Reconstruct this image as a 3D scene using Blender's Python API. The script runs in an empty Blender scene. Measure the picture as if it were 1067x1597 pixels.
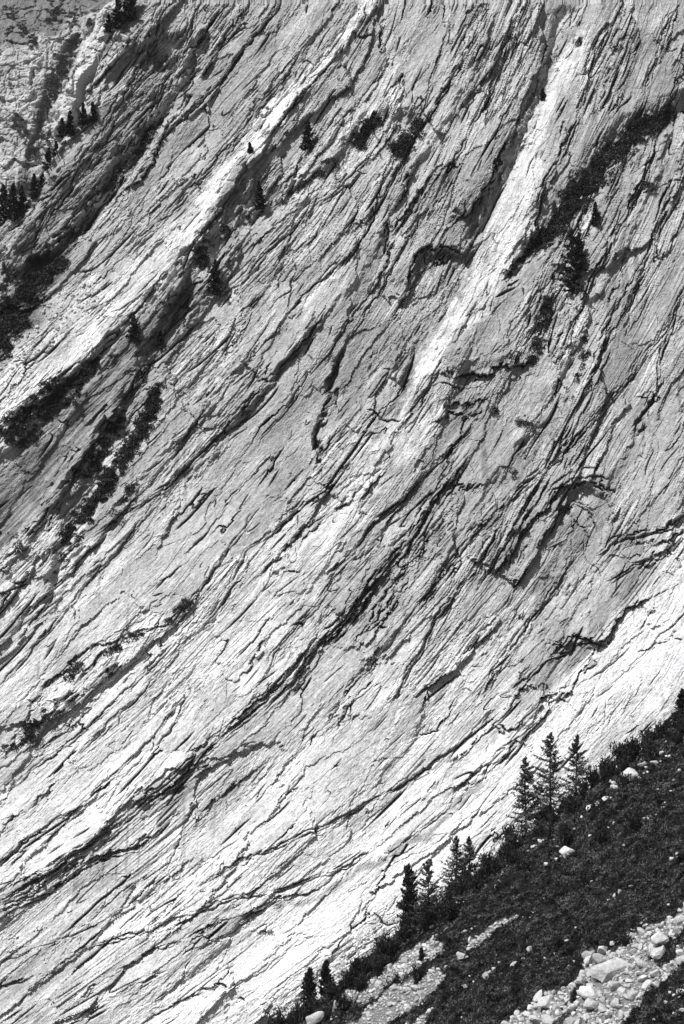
import bpy, math, random
import numpy as np

# ------------------------------------------------------------------ camera, sky, sun, exposure
scene = bpy.context.scene
COL = scene.collection
F = 4267.0                       # focal length in photograph pixels (1067 x 1597)
CX, CY = 533.5, 798.5
cam_data = bpy.data.cameras.new('camera')
cam_data.sensor_fit = 'HORIZONTAL'
cam_data.sensor_width = 36.0
cam_data.lens = 36.0 * F / 1067.0
cam_data.clip_start = 1.0
cam_data.clip_end = 6000.0
cam = bpy.data.objects.new('camera', cam_data)
cam.location = (0, 0, 0)
cam.rotation_euler = (math.radians(90), 0, 0)
COL.objects.link(cam)
scene.camera = cam

SUN_DIR = np.array([-0.44, -0.42, 0.80])
SUN_DIR = SUN_DIR / np.linalg.norm(SUN_DIR)
world = bpy.data.worlds.new('World')
scene.world = world
world.use_nodes = True
wn = world.node_tree.nodes
wl = world.node_tree.links
wn.clear()
sky = wn.new('ShaderNodeTexSky')
sky.sky_type = 'NISHITA'
sky.sun_disc = False
sky.sun_elevation = math.asin(SUN_DIR[2])
sky.sun_rotation = math.atan2(SUN_DIR[0], SUN_DIR[1])
bw = wn.new('ShaderNodeRGBToBW')          # the photograph is monochrome
bg = wn.new('ShaderNodeBackground')
bg.inputs['Strength'].default_value = 0.05
wo = wn.new('ShaderNodeOutputWorld')
wl.new(sky.outputs[0], bw.inputs[0])
wl.new(bw.outputs[0], bg.inputs[0])
wl.new(bg.outputs[0], wo.inputs[0])

sl = bpy.data.lights.new('sun', 'SUN')
sl.energy = 5.0
sl.angle = math.radians(0.5)
sl.color = (1, 1, 1)
so = bpy.data.objects.new('sun', sl)
from mathutils import Vector
so.rotation_euler = Vector(SUN_DIR.tolist()).to_track_quat('Z', 'Y').to_euler()
so.location = (-200, -100, 300)
COL.objects.link(so)

scene.view_settings.view_transform = 'Standard'
scene.view_settings.look = 'None'
scene.view_settings.gamma = 1.0
scene.view_settings.use_curve_mapping = False
scene.view_settings.exposure = 0.17
scene.cycles.max_bounces = 4
scene.cycles.diffuse_bounces = 3

rng = np.random.default_rng(7)
random.seed(7)

# ------------------------------------------------------------------ noise helpers
_ang = np.linspace(0, 2 * np.pi, 256, endpoint=False)
_GX = np.cos(_ang).astype(np.float32)
_GY = np.sin(_ang).astype(np.float32)

def _hash(ix, iy, seed):
    h = (ix.astype(np.uint32) * np.uint32(0x9E3779B1)) ^ (iy.astype(np.uint32) * np.uint32(0x85EBCA77)) ^ np.uint32((seed * 0x27D4EB2F + 1013) & 0xFFFFFFFF)
    h ^= h >> np.uint32(15)
    h *= np.uint32(0x2C1B3C6D)
    h ^= h >> np.uint32(12)
    h *= np.uint32(0x297A2D39)
    h ^= h >> np.uint32(15)
    return h

def rnd(i, seed):
    i = np.asarray(i).astype(np.int64)
    return (_hash(i & 0xFFFFFFFF, i * 0, seed) & np.uint32(0xFFFF)).astype(np.float32) / 65535.0

def noise(x, y, seed=0):
    x = np.asarray(x, np.float32); y = np.asarray(y, np.float32)
    fx = np.floor(x); fy = np.floor(y)
    ix = fx.astype(np.int32); iy = fy.astype(np.int32)
    x = x - fx; y = y - fy
    u = x * x * x * (x * (x * 6 - 15) + 10)
    v = y * y * y * (y * (y * 6 - 15) + 10)
    def g(dx, dy):
        h = (_hash(ix + dx, iy + dy, seed) & np.uint32(255)).astype(np.int32)
        return _GX[h] * (x - dx) + _GY[h] * (y - dy)
    a = g(0, 0); b = g(1, 0); c = g(0, 1); d = g(1, 1)
    ab = a + u * (b - a)
    cd = c + u * (d - c)
    return (ab + v * (cd - ab)) * 1.45

def fbm(x, y, octs=3, seed=0, gain=0.5, lac=2.03):
    s = 0; a = 1.0; t = 0
    for k in range(octs):
        s = s + a * noise(x, y, seed + 17 * k)
        t += a; a *= gain
        x = x * lac + 3.7; y = y * lac + 1.3
    return s / t * 1.25

def sstep(a, b, x):
    t = np.clip((x - a) / (b - a), 0, 1)
    return t * t * (3 - 2 * t)

# ------------------------------------------------------------------ where things stand
WALL_Y, WALL_T = 600.0, 0.42     # the rock face is the plane y = WALL_Y + WALL_T * z, leaning back

def PW(px, py):
    """photograph pixel -> (x, z) on the mean plane of the rock face"""
    k = (CY - py) / F
    z = k * WALL_Y / (1 - WALL_T * k)
    y = WALL_Y + WALL_T * z
    return (px - CX) / F * y, z

def PWs(pts):
    return np.array([PW(p[0], p[1]) for p in pts], np.float64)

MPP = WALL_Y / F                  # metres per photograph pixel on the face

# ------------------------------------------------------------------ the bedding of the rock: direction field
CTRL = [(100, 1450, 37), (400, 1500, 34), (700, 1300, 40), (250, 1250, 43), (950, 1080, 42), (560, 1150, 47),
        (620, 900, 52), (900, 620, 61), (960, 300, 63), (1000, 880, 54), (850, 880, 57), (600, 200, 60),
        (350, 250, 50), (150, 300, 50), (60, 500, 45), (300, 650, 49), (100, 900, 47), (60, 1100, 45),
        (800, 60, 68), (1000, 60, 66), (600, 500, 57), (760, 400, 60), (430, 780, 50), (400, 1000, 48),
        (-100, 1300, 38), (-100, 600, 45), (1150, 700, 60), (1200, 1300, 40), (300, -100, 55), (700, 1600, 34),
        (1150, 100, 66), (200, 1750, 33)]
cp = PWs(CTRL)
ca = np.radians([c[2] for c in CTRL])

def theta(x, z):
    w = 0; s = 0
    for (cx_, cz_), a in zip(cp, ca):
        g = np.exp(-((x - cx_) ** 2 + (z - cz_) ** 2) / (2 * 24.0 ** 2)) + 1e-9
        w = w + g; s = s + g * a
    return s / w

def axis(lo, a, b, hi, fine, coarse):
    return np.concatenate([np.arange(lo, a, coarse), np.arange(a, b, fine), np.arange(b, hi + coarse, coarse)])

FINE = 0.213
gx = axis(-125, -81, 83, 130, FINE, 2.2)
gz = axis(-150, -115, 121, 160, FINE, 2.2)
# coarse tracing of the bedding lines
cxs = np.linspace(gx[0], gx[-1], 130)
czs = np.linspace(gz[0], gz[-1], 150)
CXg, CZg = np.meshgrid(cxs, czs)
def side(x, z):                  # transversal running from upper left to lower right through the middle
    return x * math.cos(math.radians(52)) + z * math.sin(math.radians(52))
def trace():
    x = CXg.ravel().copy(); z = CZg.ravel().copy()
    s0 = side(x, z)
    d = np.where(s0 > 0, -1.0, 1.0)
    xi = np.zeros_like(x); done = np.zeros(x.shape, bool)
    st = 1.5
    for k in range(260):
        a = theta(x, z)
        act = ~done
        nx = x + d * st * np.cos(a); nz = z + d * st * np.sin(a)
        s1 = side(nx, nz); sp = side(x, z)
        cross = act & (np.sign(s1) != np.sign(sp))
        f = np.clip(sp / (sp - s1 + 1e-9), 0, 1)
        f = np.where(cross, f, 1.0)
        x = np.where(act, x + (nx - x) * f, x); z = np.where(act, z + (nz - z) * f, z)
        xi = np.where(act, xi - d * st * f, xi)
        done |= cross
        if done.all():
            break
    psi = x * math.sin(math.radians(52)) - z * math.cos(math.radians(52))
    return xi.reshape(CXg.shape), psi.reshape(CXg.shape)
xi_c, psi_c = trace()

def bilin(A, xs, zs, x, z):
    fx = np.clip((x - xs[0]) / (xs[1] - xs[0]), 0, len(xs) - 1.001)
    fz = np.clip((z - zs[0]) / (zs[1] - zs[0]), 0, len(zs) - 1.001)
    i = fx.astype(np.int32); j = fz.astype(np.int32)
    u = fx - i; v = fz - j
    return (A[j, i] * (1 - u) + A[j, i + 1] * u) * (1 - v) + (A[j + 1, i] * (1 - u) + A[j + 1, i + 1] * u) * v

GX, GZ = np.meshgrid(gx, gz)
XI = bilin(xi_c, cxs, czs, GX, GZ).astype(np.float32)
PSI = bilin(psi_c, cxs, czs, GX, GZ).astype(np.float32)
GX = GX.astype(np.float32); GZ = GZ.astype(np.float32)

# positions warped by noise, so that every placed edge comes out ragged
WX = GX + 1.1 * noise(GX / 10, GZ / 10, 303) + 0.9 * fbm(GX / 5, GZ / 5, 3, 301) + 0.3 * noise(GX / 1.1, GZ / 1.1, 309)
WZ = GZ + 1.1 * noise(GX / 10, GZ / 10, 333) + 0.9 * fbm(GX / 5, GZ / 5, 3, 331) + 0.3 * noise(GX / 1.1, GZ / 1.1, 339)

def fragments(u, v, seed):
    """nearest jittered cell: its hash, offsets to its centre, distances to the two nearest centres"""
    fu = np.floor(u); fv = np.floor(v)
    F1 = np.full(u.shape, 9, np.float32); F2 = F1.copy()
    bid = np.zeros(u.shape, np.uint32); bu = np.zeros_like(u); bv = np.zeros_like(u); sv = np.zeros_like(u); su = np.zeros_like(u)
    for du in (-1, 0, 1):
        for dv in (-1, 0, 1):
            cu = fu + du; cv = fv + dv
            h = _hash(cu.astype(np.int32), cv.astype(np.int32), seed)
            pu = cu + 0.08 + 0.84 * (h & np.uint32(1023)).astype(np.float32) / 1023
            pv = cv + 0.08 + 0.84 * ((h >> np.uint32(10)) & np.uint32(1023)).astype(np.float32) / 1023
            eu = u - pu; ev = v - pv
            d = eu * eu + ev * ev
            near = d < F1
            sec = (~near) & (d < F2)
            F2 = np.where(near, F1, np.where(sec, d, F2))
            su = np.where(near, bu, np.where(sec, eu, su)); sv = np.where(near, bv, np.where(sec, ev, sv))
            bid = np.where(near, h, bid); bu = np.where(near, eu, bu); bv = np.where(near, ev, bv)
            F1 = np.where(near, d, F1)
    b2 = _hash(bid.astype(np.int32), (bid >> np.uint32(7)).astype(np.int32), seed + 77)
    r = [((b2 >> np.uint32(k)) & np.uint32(1023)).astype(np.float32) / 1023 for k in (0, 10, 20)]
    along = np.abs(sv - bv) / (np.hypot(sv - bv, su - bu) + 1e-6)     # 1 where the border runs along the beds
    return r, bu, bv, np.sqrt(F1), np.sqrt(F2), along
LX = GX + 0.6 * noise(GX / 9, GZ / 9, 361) + 0.3 * fbm(GX / 2.5, GZ / 2.5, 2, 363)
LZ = GZ + 0.6 * noise(GX / 9, GZ / 9, 365) + 0.3 * fbm(GX / 2.5, GZ / 2.5, 2, 367)
for al_, ac_, sd_, am_ in ((5.0, 1.5, 341, 1.5), (1.8, 0.7, 343, 0.7)):
    r_, *_ = fragments((XI / al_).astype(np.float32), ((PSI + 0.2 * noise(GX / 2, GZ / 2, 345)) / ac_).astype(np.float32), sd_)
    WX = WX + am_ * (r_[0] - 0.5); WZ = WZ + am_ * (r_[1] - 0.5)

LX = LX + 0.45 * (r_[0] - 0.5); LZ = LZ + 0.45 * (r_[1] - 0.5)

def window(pts, pad):
    x0, z0 = pts.min(0) - pad; x1, z1 = pts.max(0) + pad
    i0, i1 = np.searchsorted(gx, [x0, x1]); j0, j1 = np.searchsorted(gz, [z0, z1])
    return (slice(max(j0 - 1, 0), j1 + 1), slice(max(i0 - 1, 0), i1 + 1))

def polydist(pts, pad, warp=True):
    """nearest distance, side (+ = left of travel), fraction along, for the grid window round a polyline"""
    sl_ = window(pts, pad)
    x = (LX if warp == 2 else WX)[sl_]; z = (LZ if warp == 2 else WZ)[sl_]
    best = np.full(x.shape, 1e9, np.float32); sgn = np.ones(x.shape, np.float32); al = np.zeros(x.shape, np.float32)
    seg = np.hypot(*(pts[1:] - pts[:-1]).T); cum = np.concatenate([[0], np.cumsum(seg)])
    for k in range(len(seg)):
        ax_, az_ = pts[k]; dx, dz = (pts[k + 1] - pts[k]) / max(seg[k], 1e-6)
        rx = x - ax_; rz = z - az_
        t = np.clip(rx * dx + rz * dz, 0, seg[k])
        d = np.hypot(rx - t * dx, rz - t * dz)
        m = d < best
        best = np.where(m, d, best)
        sgn = np.where(m, np.sign(dx * rz - dz * rx), sgn)
        al = np.where(m, (cum[k] + t), al)
    return sl_, best, sgn, al, cum

H = np.zeros(GX.shape, np.float32)          # how far the rock stands proud of the plane, towards the viewer
TONE = np.zeros(GX.shape, np.float32)       # the rock's own tone (albedo), plus painted shade under the overhangs
SMOOTH = np.zeros(GX.shape, np.float32)     # 1 where the rock is water-worn and smooth
STRIPE = np.zeros(GX.shape, np.float32)     # 1 where thin beds crop out in bundles

def band(pts, warp=True, edge=0.45):
    """0..1 mask along a polyline of (px, py, half width px)"""
    p = PWs(pts); w = np.array([q[2] for q in pts]) * MPP
    sl_, d, s, al, cum = polydist(p, w.max() * 1.6 + 2, warp)
    ww = np.interp(al, cum, w).astype(np.float32)
    return sl_, sstep(1 + edge, 1 - edge, d / ww)

NL = 0
def ledge(pts, depth, run=5.0, under=2.5, rec=0.45, fade=0.18):
    """the rock to the left of travel (upper side) overhangs the rock on the other side"""
    p = PWs(pts)
    sl_, d, s, al, cum = polydist(p, run * 3)
    f = al / cum[-1]
    win = sstep(0, fade, f) * sstep(1, 1 - fade, f)
    global NL
    NL += 1
    lo_ = 0.6 if depth >= 2.4 else 0.12
    win = win * (lo_ + (1.15 - lo_) * sstep(-0.45, 0.35, fbm(al / 4.5, al * 0 + NL * 3.3, 2, 601)))
    sd = d * s
    edge = sstep(-0.22, 0.22, sd)
    up = np.exp(-np.maximum(sd, 0) / run) * edge
    dn = np.exp(-np.maximum(-sd, 0) / under) * (1 - edge)
    H[sl_] += 0.55 * depth * win * (up * (1 - rec) - dn * rec)
    H[sl_] -= (0.8 + 0.6 * depth) * win * np.exp(-((sd + 0.12) / 0.17) ** 2)      # open joint under the lip

def rib(pts, h, wl_, wr_):
    """a crest that climbs gently on its left and falls steeply on its right"""
    p = PWs(pts)
    sl_, d, s, al, cum = polydist(p, max(wl_, wr_) + 3)
    sd = d * s
    prof = np.where(sd > 0, sstep(wl_, 0, sd), sstep(-wr_, 0, sd))
    H[sl_] += h * prof * (0.6 + 0.55 * sstep(-0.4, 0.4, fbm(al / 9, al * 0 + h, 2, 605)))

# ------------------------------------------------------------------ large shapes of the face
L = fbm(XI / 75, PSI / 17, 3, 11)
H += 1.7 * L
H += 1.0 * fbm(GX / 30, GZ / 30, 3, 21)

rib([(-60, 722), (0, 668), (60, 612), (110, 577), (180, 512), (215, 482), (262, 422), (330, 345), (372, 285), (397, 238), (470, 150), (545, 58), (620, -40)], 1.4, 18, 0.8)
rib([(-40, 420), (30, 330), (75, 270), (128, 190), (150, 110), (180, 40), (220, -60)], 3.5, 5, 20)
rib([(20, 880), (130, 700), (200, 610), (270, 535), (330, 440), (400, 330)], 1.8, 5, 1.2)
rib([(300, 740), (370, 640), (440, 570), (520, 470), (600, 360), (650, 250), (700, 170), (760, 60)], 1.4, 10, 1.5)
rib([(560, 760), (640, 640), (690, 570), (740, 480), (800, 410), (830, 360)], 1.0, 6, 5)
rib([(600, 1000), (700, 860), (780, 730), (850, 620), (900, 520), (960, 400), (1030, 250)], 1.2, 10, 1.5)
rib([(0, 1000), (100, 880), (200, 770), (300, 660), (380, 560)], 1.2, 8, 1.2)
rib([(0, 1420), (150, 1300), (300, 1170), (450, 1010), (560, 860), (640, 740)], 1.0, 13, 3)
rib([(300, 1500), (450, 1330), (600, 1180), (760, 1010), (880, 860), (960, 720)], 0.9, 16, 4)

def gully(pts, depth):
    sl_, m = band(pts, True, 0.8)
    H[sl_] -= depth * m
gully([(1060, 165, 16), (1000, 205, 22), (950, 245, 24), (900, 310, 24), (870, 355, 20), (830, 390, 12), (790, 430, 6)], 3.0)
gully([(320, 60, 8), (264, 168, 12), (210, 234, 18), (180, 279, 14), (129, 354, 8), (60, 420, 8)], 4.0)
gully([(0, 690, 35), (60, 640, 30), (120, 600, 18), (170, 560, 8)], 1.5)
gully([(330, 380, 14), (310, 420, 12), (260, 530, 10), (210, 600, 12), (160, 720, 14), (110, 820, 12), (80, 900, 8)], 2.2)
gully([(640, 185, 14), (590, 195, 18), (540, 250, 14), (440, 310, 12), (380, 350, 10), (320, 430, 8)], 2.2)
gully([(530, 555, 5), (516, 598, 8), (503, 642, 3)], 2.2)
gully([(500, 652, 4), (493, 688, 7), (497, 722, 3)], 1.8)
gully([(900, 70, 14), (880, 110, 18), (845, 180, 22), (820, 250, 30), (800, 330, 38), (783, 390, 38), (750, 440, 30), (710, 490, 24), (670, 545, 24), (640, 600, 26), (600, 680, 16)], 1.1)
gully([(880, 20, 12), (850, 130, 12), (810, 220, 10), (770, 310, 8), (740, 370, 7)], 2.0)

def facet(poly, hx, hz, off=0.0, feather=2.5):
    """tilt a patch of the face: hx, hz = how fast it comes forward to the right and upwards"""
    p = PWs(poly)
    ring = np.vstack([p, p[:1]])
    sl_, d, s_, al, cum = polydist(ring, feather + 4)
    ins = inside(p, WX[sl_], WZ[sl_])
    m_ = sstep(0, feather, np.where(ins, d, 0))
    c_ = p.mean(0)
    H[sl_] += m_ * (off + hx * (GX[sl_] - c_[0]) + hz * (GZ[sl_] - c_[1]))
def inside(poly, x, y):
    c = np.zeros(np.shape(x), bool)
    n = len(poly)
    for i in range(n):
        (x0, y0), (x1, y1) = poly[i][:2], poly[(i + 1) % n][:2]
        c ^= ((y0 > y) != (y1 > y)) & (x < (x1 - x0) * (y - y0) / (y1 - y0 + 1e-12) + x0)
    return c
facet([(-40, 740), (20, 690), (75, 640), (130, 585), (215, 500), (290, 420), (300, 440), (215, 560), (130, 690), (40, 830), (-40, 890)], -0.06, 0.24, -0.3, 1.2)
facet([(165, 70), (300, 40), (262, 180), (205, 265), (130, 350), (50, 425), (0, 430), (30, 350), (130, 220)], -0.34, 0.10, 0, 2.5)
facet([(395, 235), (470, 140), (540, 90), (560, 140), (500, 215), (430, 310), (380, 330)], -0.10, 0.22, -0.2, 1.2)
facet([(645, 402), (690, 386), (742, 390), (715, 450), (650, 540), (612, 600), (600, 560), (630, 470)], -0.10, -0.10, -0.4, 1.0)
facet([(700, 590), (760, 590), (750, 640), (690, 650)], 0.0, 0.30, -0.6, 0.8)
facet([(850, 815), (880, 765), (930, 758), (970, 790), (930, 880), (880, 930), (840, 900)], -0.05, -0.12, -0.5, 1.2)
facet([(700, 330), (760, 220), (830, 130), (815, 190), (770, 290), (725, 340)], -0.16, 0.0, 0.6, 1.0)
facet([(700, 570), (720, 500), (790, 430), (845, 450), (830, 550), (800, 572), (750, 582)], -0.05, 0.02, 0.8, 2.5)
facet([(880, 1010), (930, 1005), (970, 970), (930, 1040), (850, 1090), (840, 1060)], 0.0, -0.1, -0.9, 1.2)
facet([(990, 680), (1067, 600), (1110, 700), (1067, 800), (990, 830), (960, 770)], 0.06, 0.04, 0.7, 3.0)
facet([(300, 620), (330, 560), (360, 560), (330, 640), (300, 680)], -0.2, 0.15, 0, 1.2)
facet([(310, 350), (360, 250), (390, 240), (380, 330), (330, 430)], -0.3, 0.2, -0.3, 1.0)
facet([(40, 1170), (100, 1090), (180, 1010), (270, 960), (300, 950), (200, 1050), (110, 1140)], -0.15, 0.25, -0.4, 1.0)
facet([(525, 640), (505, 600), (515, 570), (535, 560)], -0.5, 0.1, -1.2, 0.6)
facet([(488, 720), (484, 680), (496, 655), (506, 680)], -0.5, 0.1, -1.2, 0.6)
LEDGES = [
    ([(695, 357), (730, 330), (760, 290), (785, 240), (808, 195)], 3.4, 7, 2.5),
    ([(637, 448), (638, 423), (645, 400), (662, 383), (693, 383), (735, 386), (748, 383)], 3.4, 8, 3),
    ([(690, 562), (698, 575), (720, 581), (757, 584), (780, 575), (808, 572), (830, 556)], 4.2, 9, 3),
    ([(695, 630), (732, 626), (758, 616)], 2.8, 4, 4),
    ([(672, 660), (693, 650), (715, 645), (750, 648)], 2.6, 4, 5),
    ([(760, 905), (818, 832), (847, 802), (871, 770), (888, 756), (909, 751), (931, 751), (944, 764), (975, 770)], 3.2, 7, 3),
    ([(835, 825), (869, 794), (896, 801), (901, 816), (914, 826), (930, 858)], 1.2, 5, 4),
    ([(975, 864), (1003, 849), (1036, 845), (1075, 814)], 1.8, 5, 3),
    ([(990, 890), (1022, 872), (1038, 861), (1062, 840)], 1.8, 4, 4),
    ([(850, 1000), (880, 1007), (898, 993), (920, 996), (941, 1004), (957, 982), (974, 955), (1020, 930)], 3.4, 7, 3),
    ([(755, 1135), (785, 1142), (815, 1120), (845, 1095), (890, 1062)], 2.0, 5, 3),
    ([(700, 1245), (735, 1217), (790, 1168), (850, 1112), (920, 1040), (985, 950)], 1.3, 8, 2),
    ([(250, 1255), (283, 1224), (314, 1209), (340, 1198)], 1.8, 4, 4),
    ([(320, 1275), (354, 1229), (385, 1214), (428, 1186)], 1.3, 4, 4),
    ([(520, 1105), (532, 1131), (545, 1100), (575, 1070), (605, 1042)], 0.9, 3, 2),
    ([(500, 1020), (527, 985), (588, 905), (643, 839), (689, 773), (735, 705)], 2.4, 6, 3),
    ([(540, 1030), (600, 930), (665, 845), (700, 790)], 1.6, 3, 2),
    ([(395, 905), (445, 859), (480, 829), (550, 775), (610, 720)], 1.7, 5, 3),
    ([(-10, 1305), (50, 1250), (105, 1208)], 1.4, 4, 3),
    ([(-10, 1418), (76, 1370), (210, 1320), (290, 1260)], 1.5, 5, 3),
    ([(90, 1580), (200, 1500), (330, 1440), (480, 1390), (560, 1340)], 0.9, 5, 2),
    ([(560, 1000), (590, 965), (640, 890), (700, 810)], 1.2, 3, 2),
    ([(0, 1185), (30, 1150), (85, 1100), (140, 1070), (190, 1020)], 2.0, 4, 4),
    ([(60, 1130), (105, 1085), (170, 1000), (250, 975), (300, 945)], 1.6, 4, 3),
    ([(10, 1150), (120, 1020), (155, 1000), (200, 985)], 1.0, 4, 3),
    ([(50, 870), (130, 720), (180, 640), (260, 540), (330, 440)], 1.6, 4, 3),
    ([(0, 690), (70, 625), (120, 585), (190, 510), (215, 485)], 1.2, 5, 4),
    ([(500, 720), (492, 690), (500, 650), (530, 630)], 1.6, 5, 2),
    ([(360, 560), (410, 590), (440, 580), (470, 545)], 0.9, 4, 2),
    ([(330, 700), (370, 660), (430, 590), (455, 560)], 1.2, 4, 2),
    ([(150, 335), (215, 285), (265, 200), (300, 120)], 2.4, 9, 4),
    ([(255, 185), (310, 120), (350, 60), (380, 0)], 2.0, 6, 3),
    ([(480, 150), (520, 100), (545, 60), (600, 40)], 1.4, 5, 3),
    ([(470, 215), (530, 190), (575, 150), (610, 90)], 1.5, 6, 3),
    ([(690, 250), (640, 330), (600, 400), (590, 460)][::-1], 1.8, 6, 2),
    ([(560, 500), (590, 440), (610, 350), (660, 240)], 1.4, 5, 2),
    ([(680, 160), (720, 90), (735, 30)], 1.6, 5, 2),
    ([(820, 395), (850, 300), (870, 250), (880, 180)], 1.8, 4, 2),
    ([(820, 590), (850, 480), (880, 420), (910, 340), (950, 250)], 1.7, 5, 3),
    ([(900, 640), (930, 560), (960, 450), (985, 380)], 1.2, 4, 2),
    ([(640, 790), (690, 765), (760, 755), (800, 745)], 1.2, 5, 2),
    ([(960, 390), (1000, 300), (1067, 275)], 1.4, 5, 3),
    ([(985, 690), (1010, 650), (1025, 620), (1040, 580)], 1.2, 4, 2),
    ([(470, 1180), (560, 1060), (620, 990)], 0.8, 3, 2),
    ([(380, 1350), (395, 1330), (420, 1325)], 0.6, 3, 2),
    ([(420, 910), (450, 890), (475, 897)], 0.7, 4, 1.5),
    ([(990, 1020), (1040, 1000), (1067, 990)], 1.0, 4, 2),
    ([(1005, 995), (1015, 965), (1035, 955)], 0.8, 3, 2),
    ([(985, 940), (1010, 960), (1025, 990), (1050, 1010)], 0.8, 3, 2),
]
for pts, dep, run, und in LEDGES:
    ledge(pts, dep, run, und)

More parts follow.
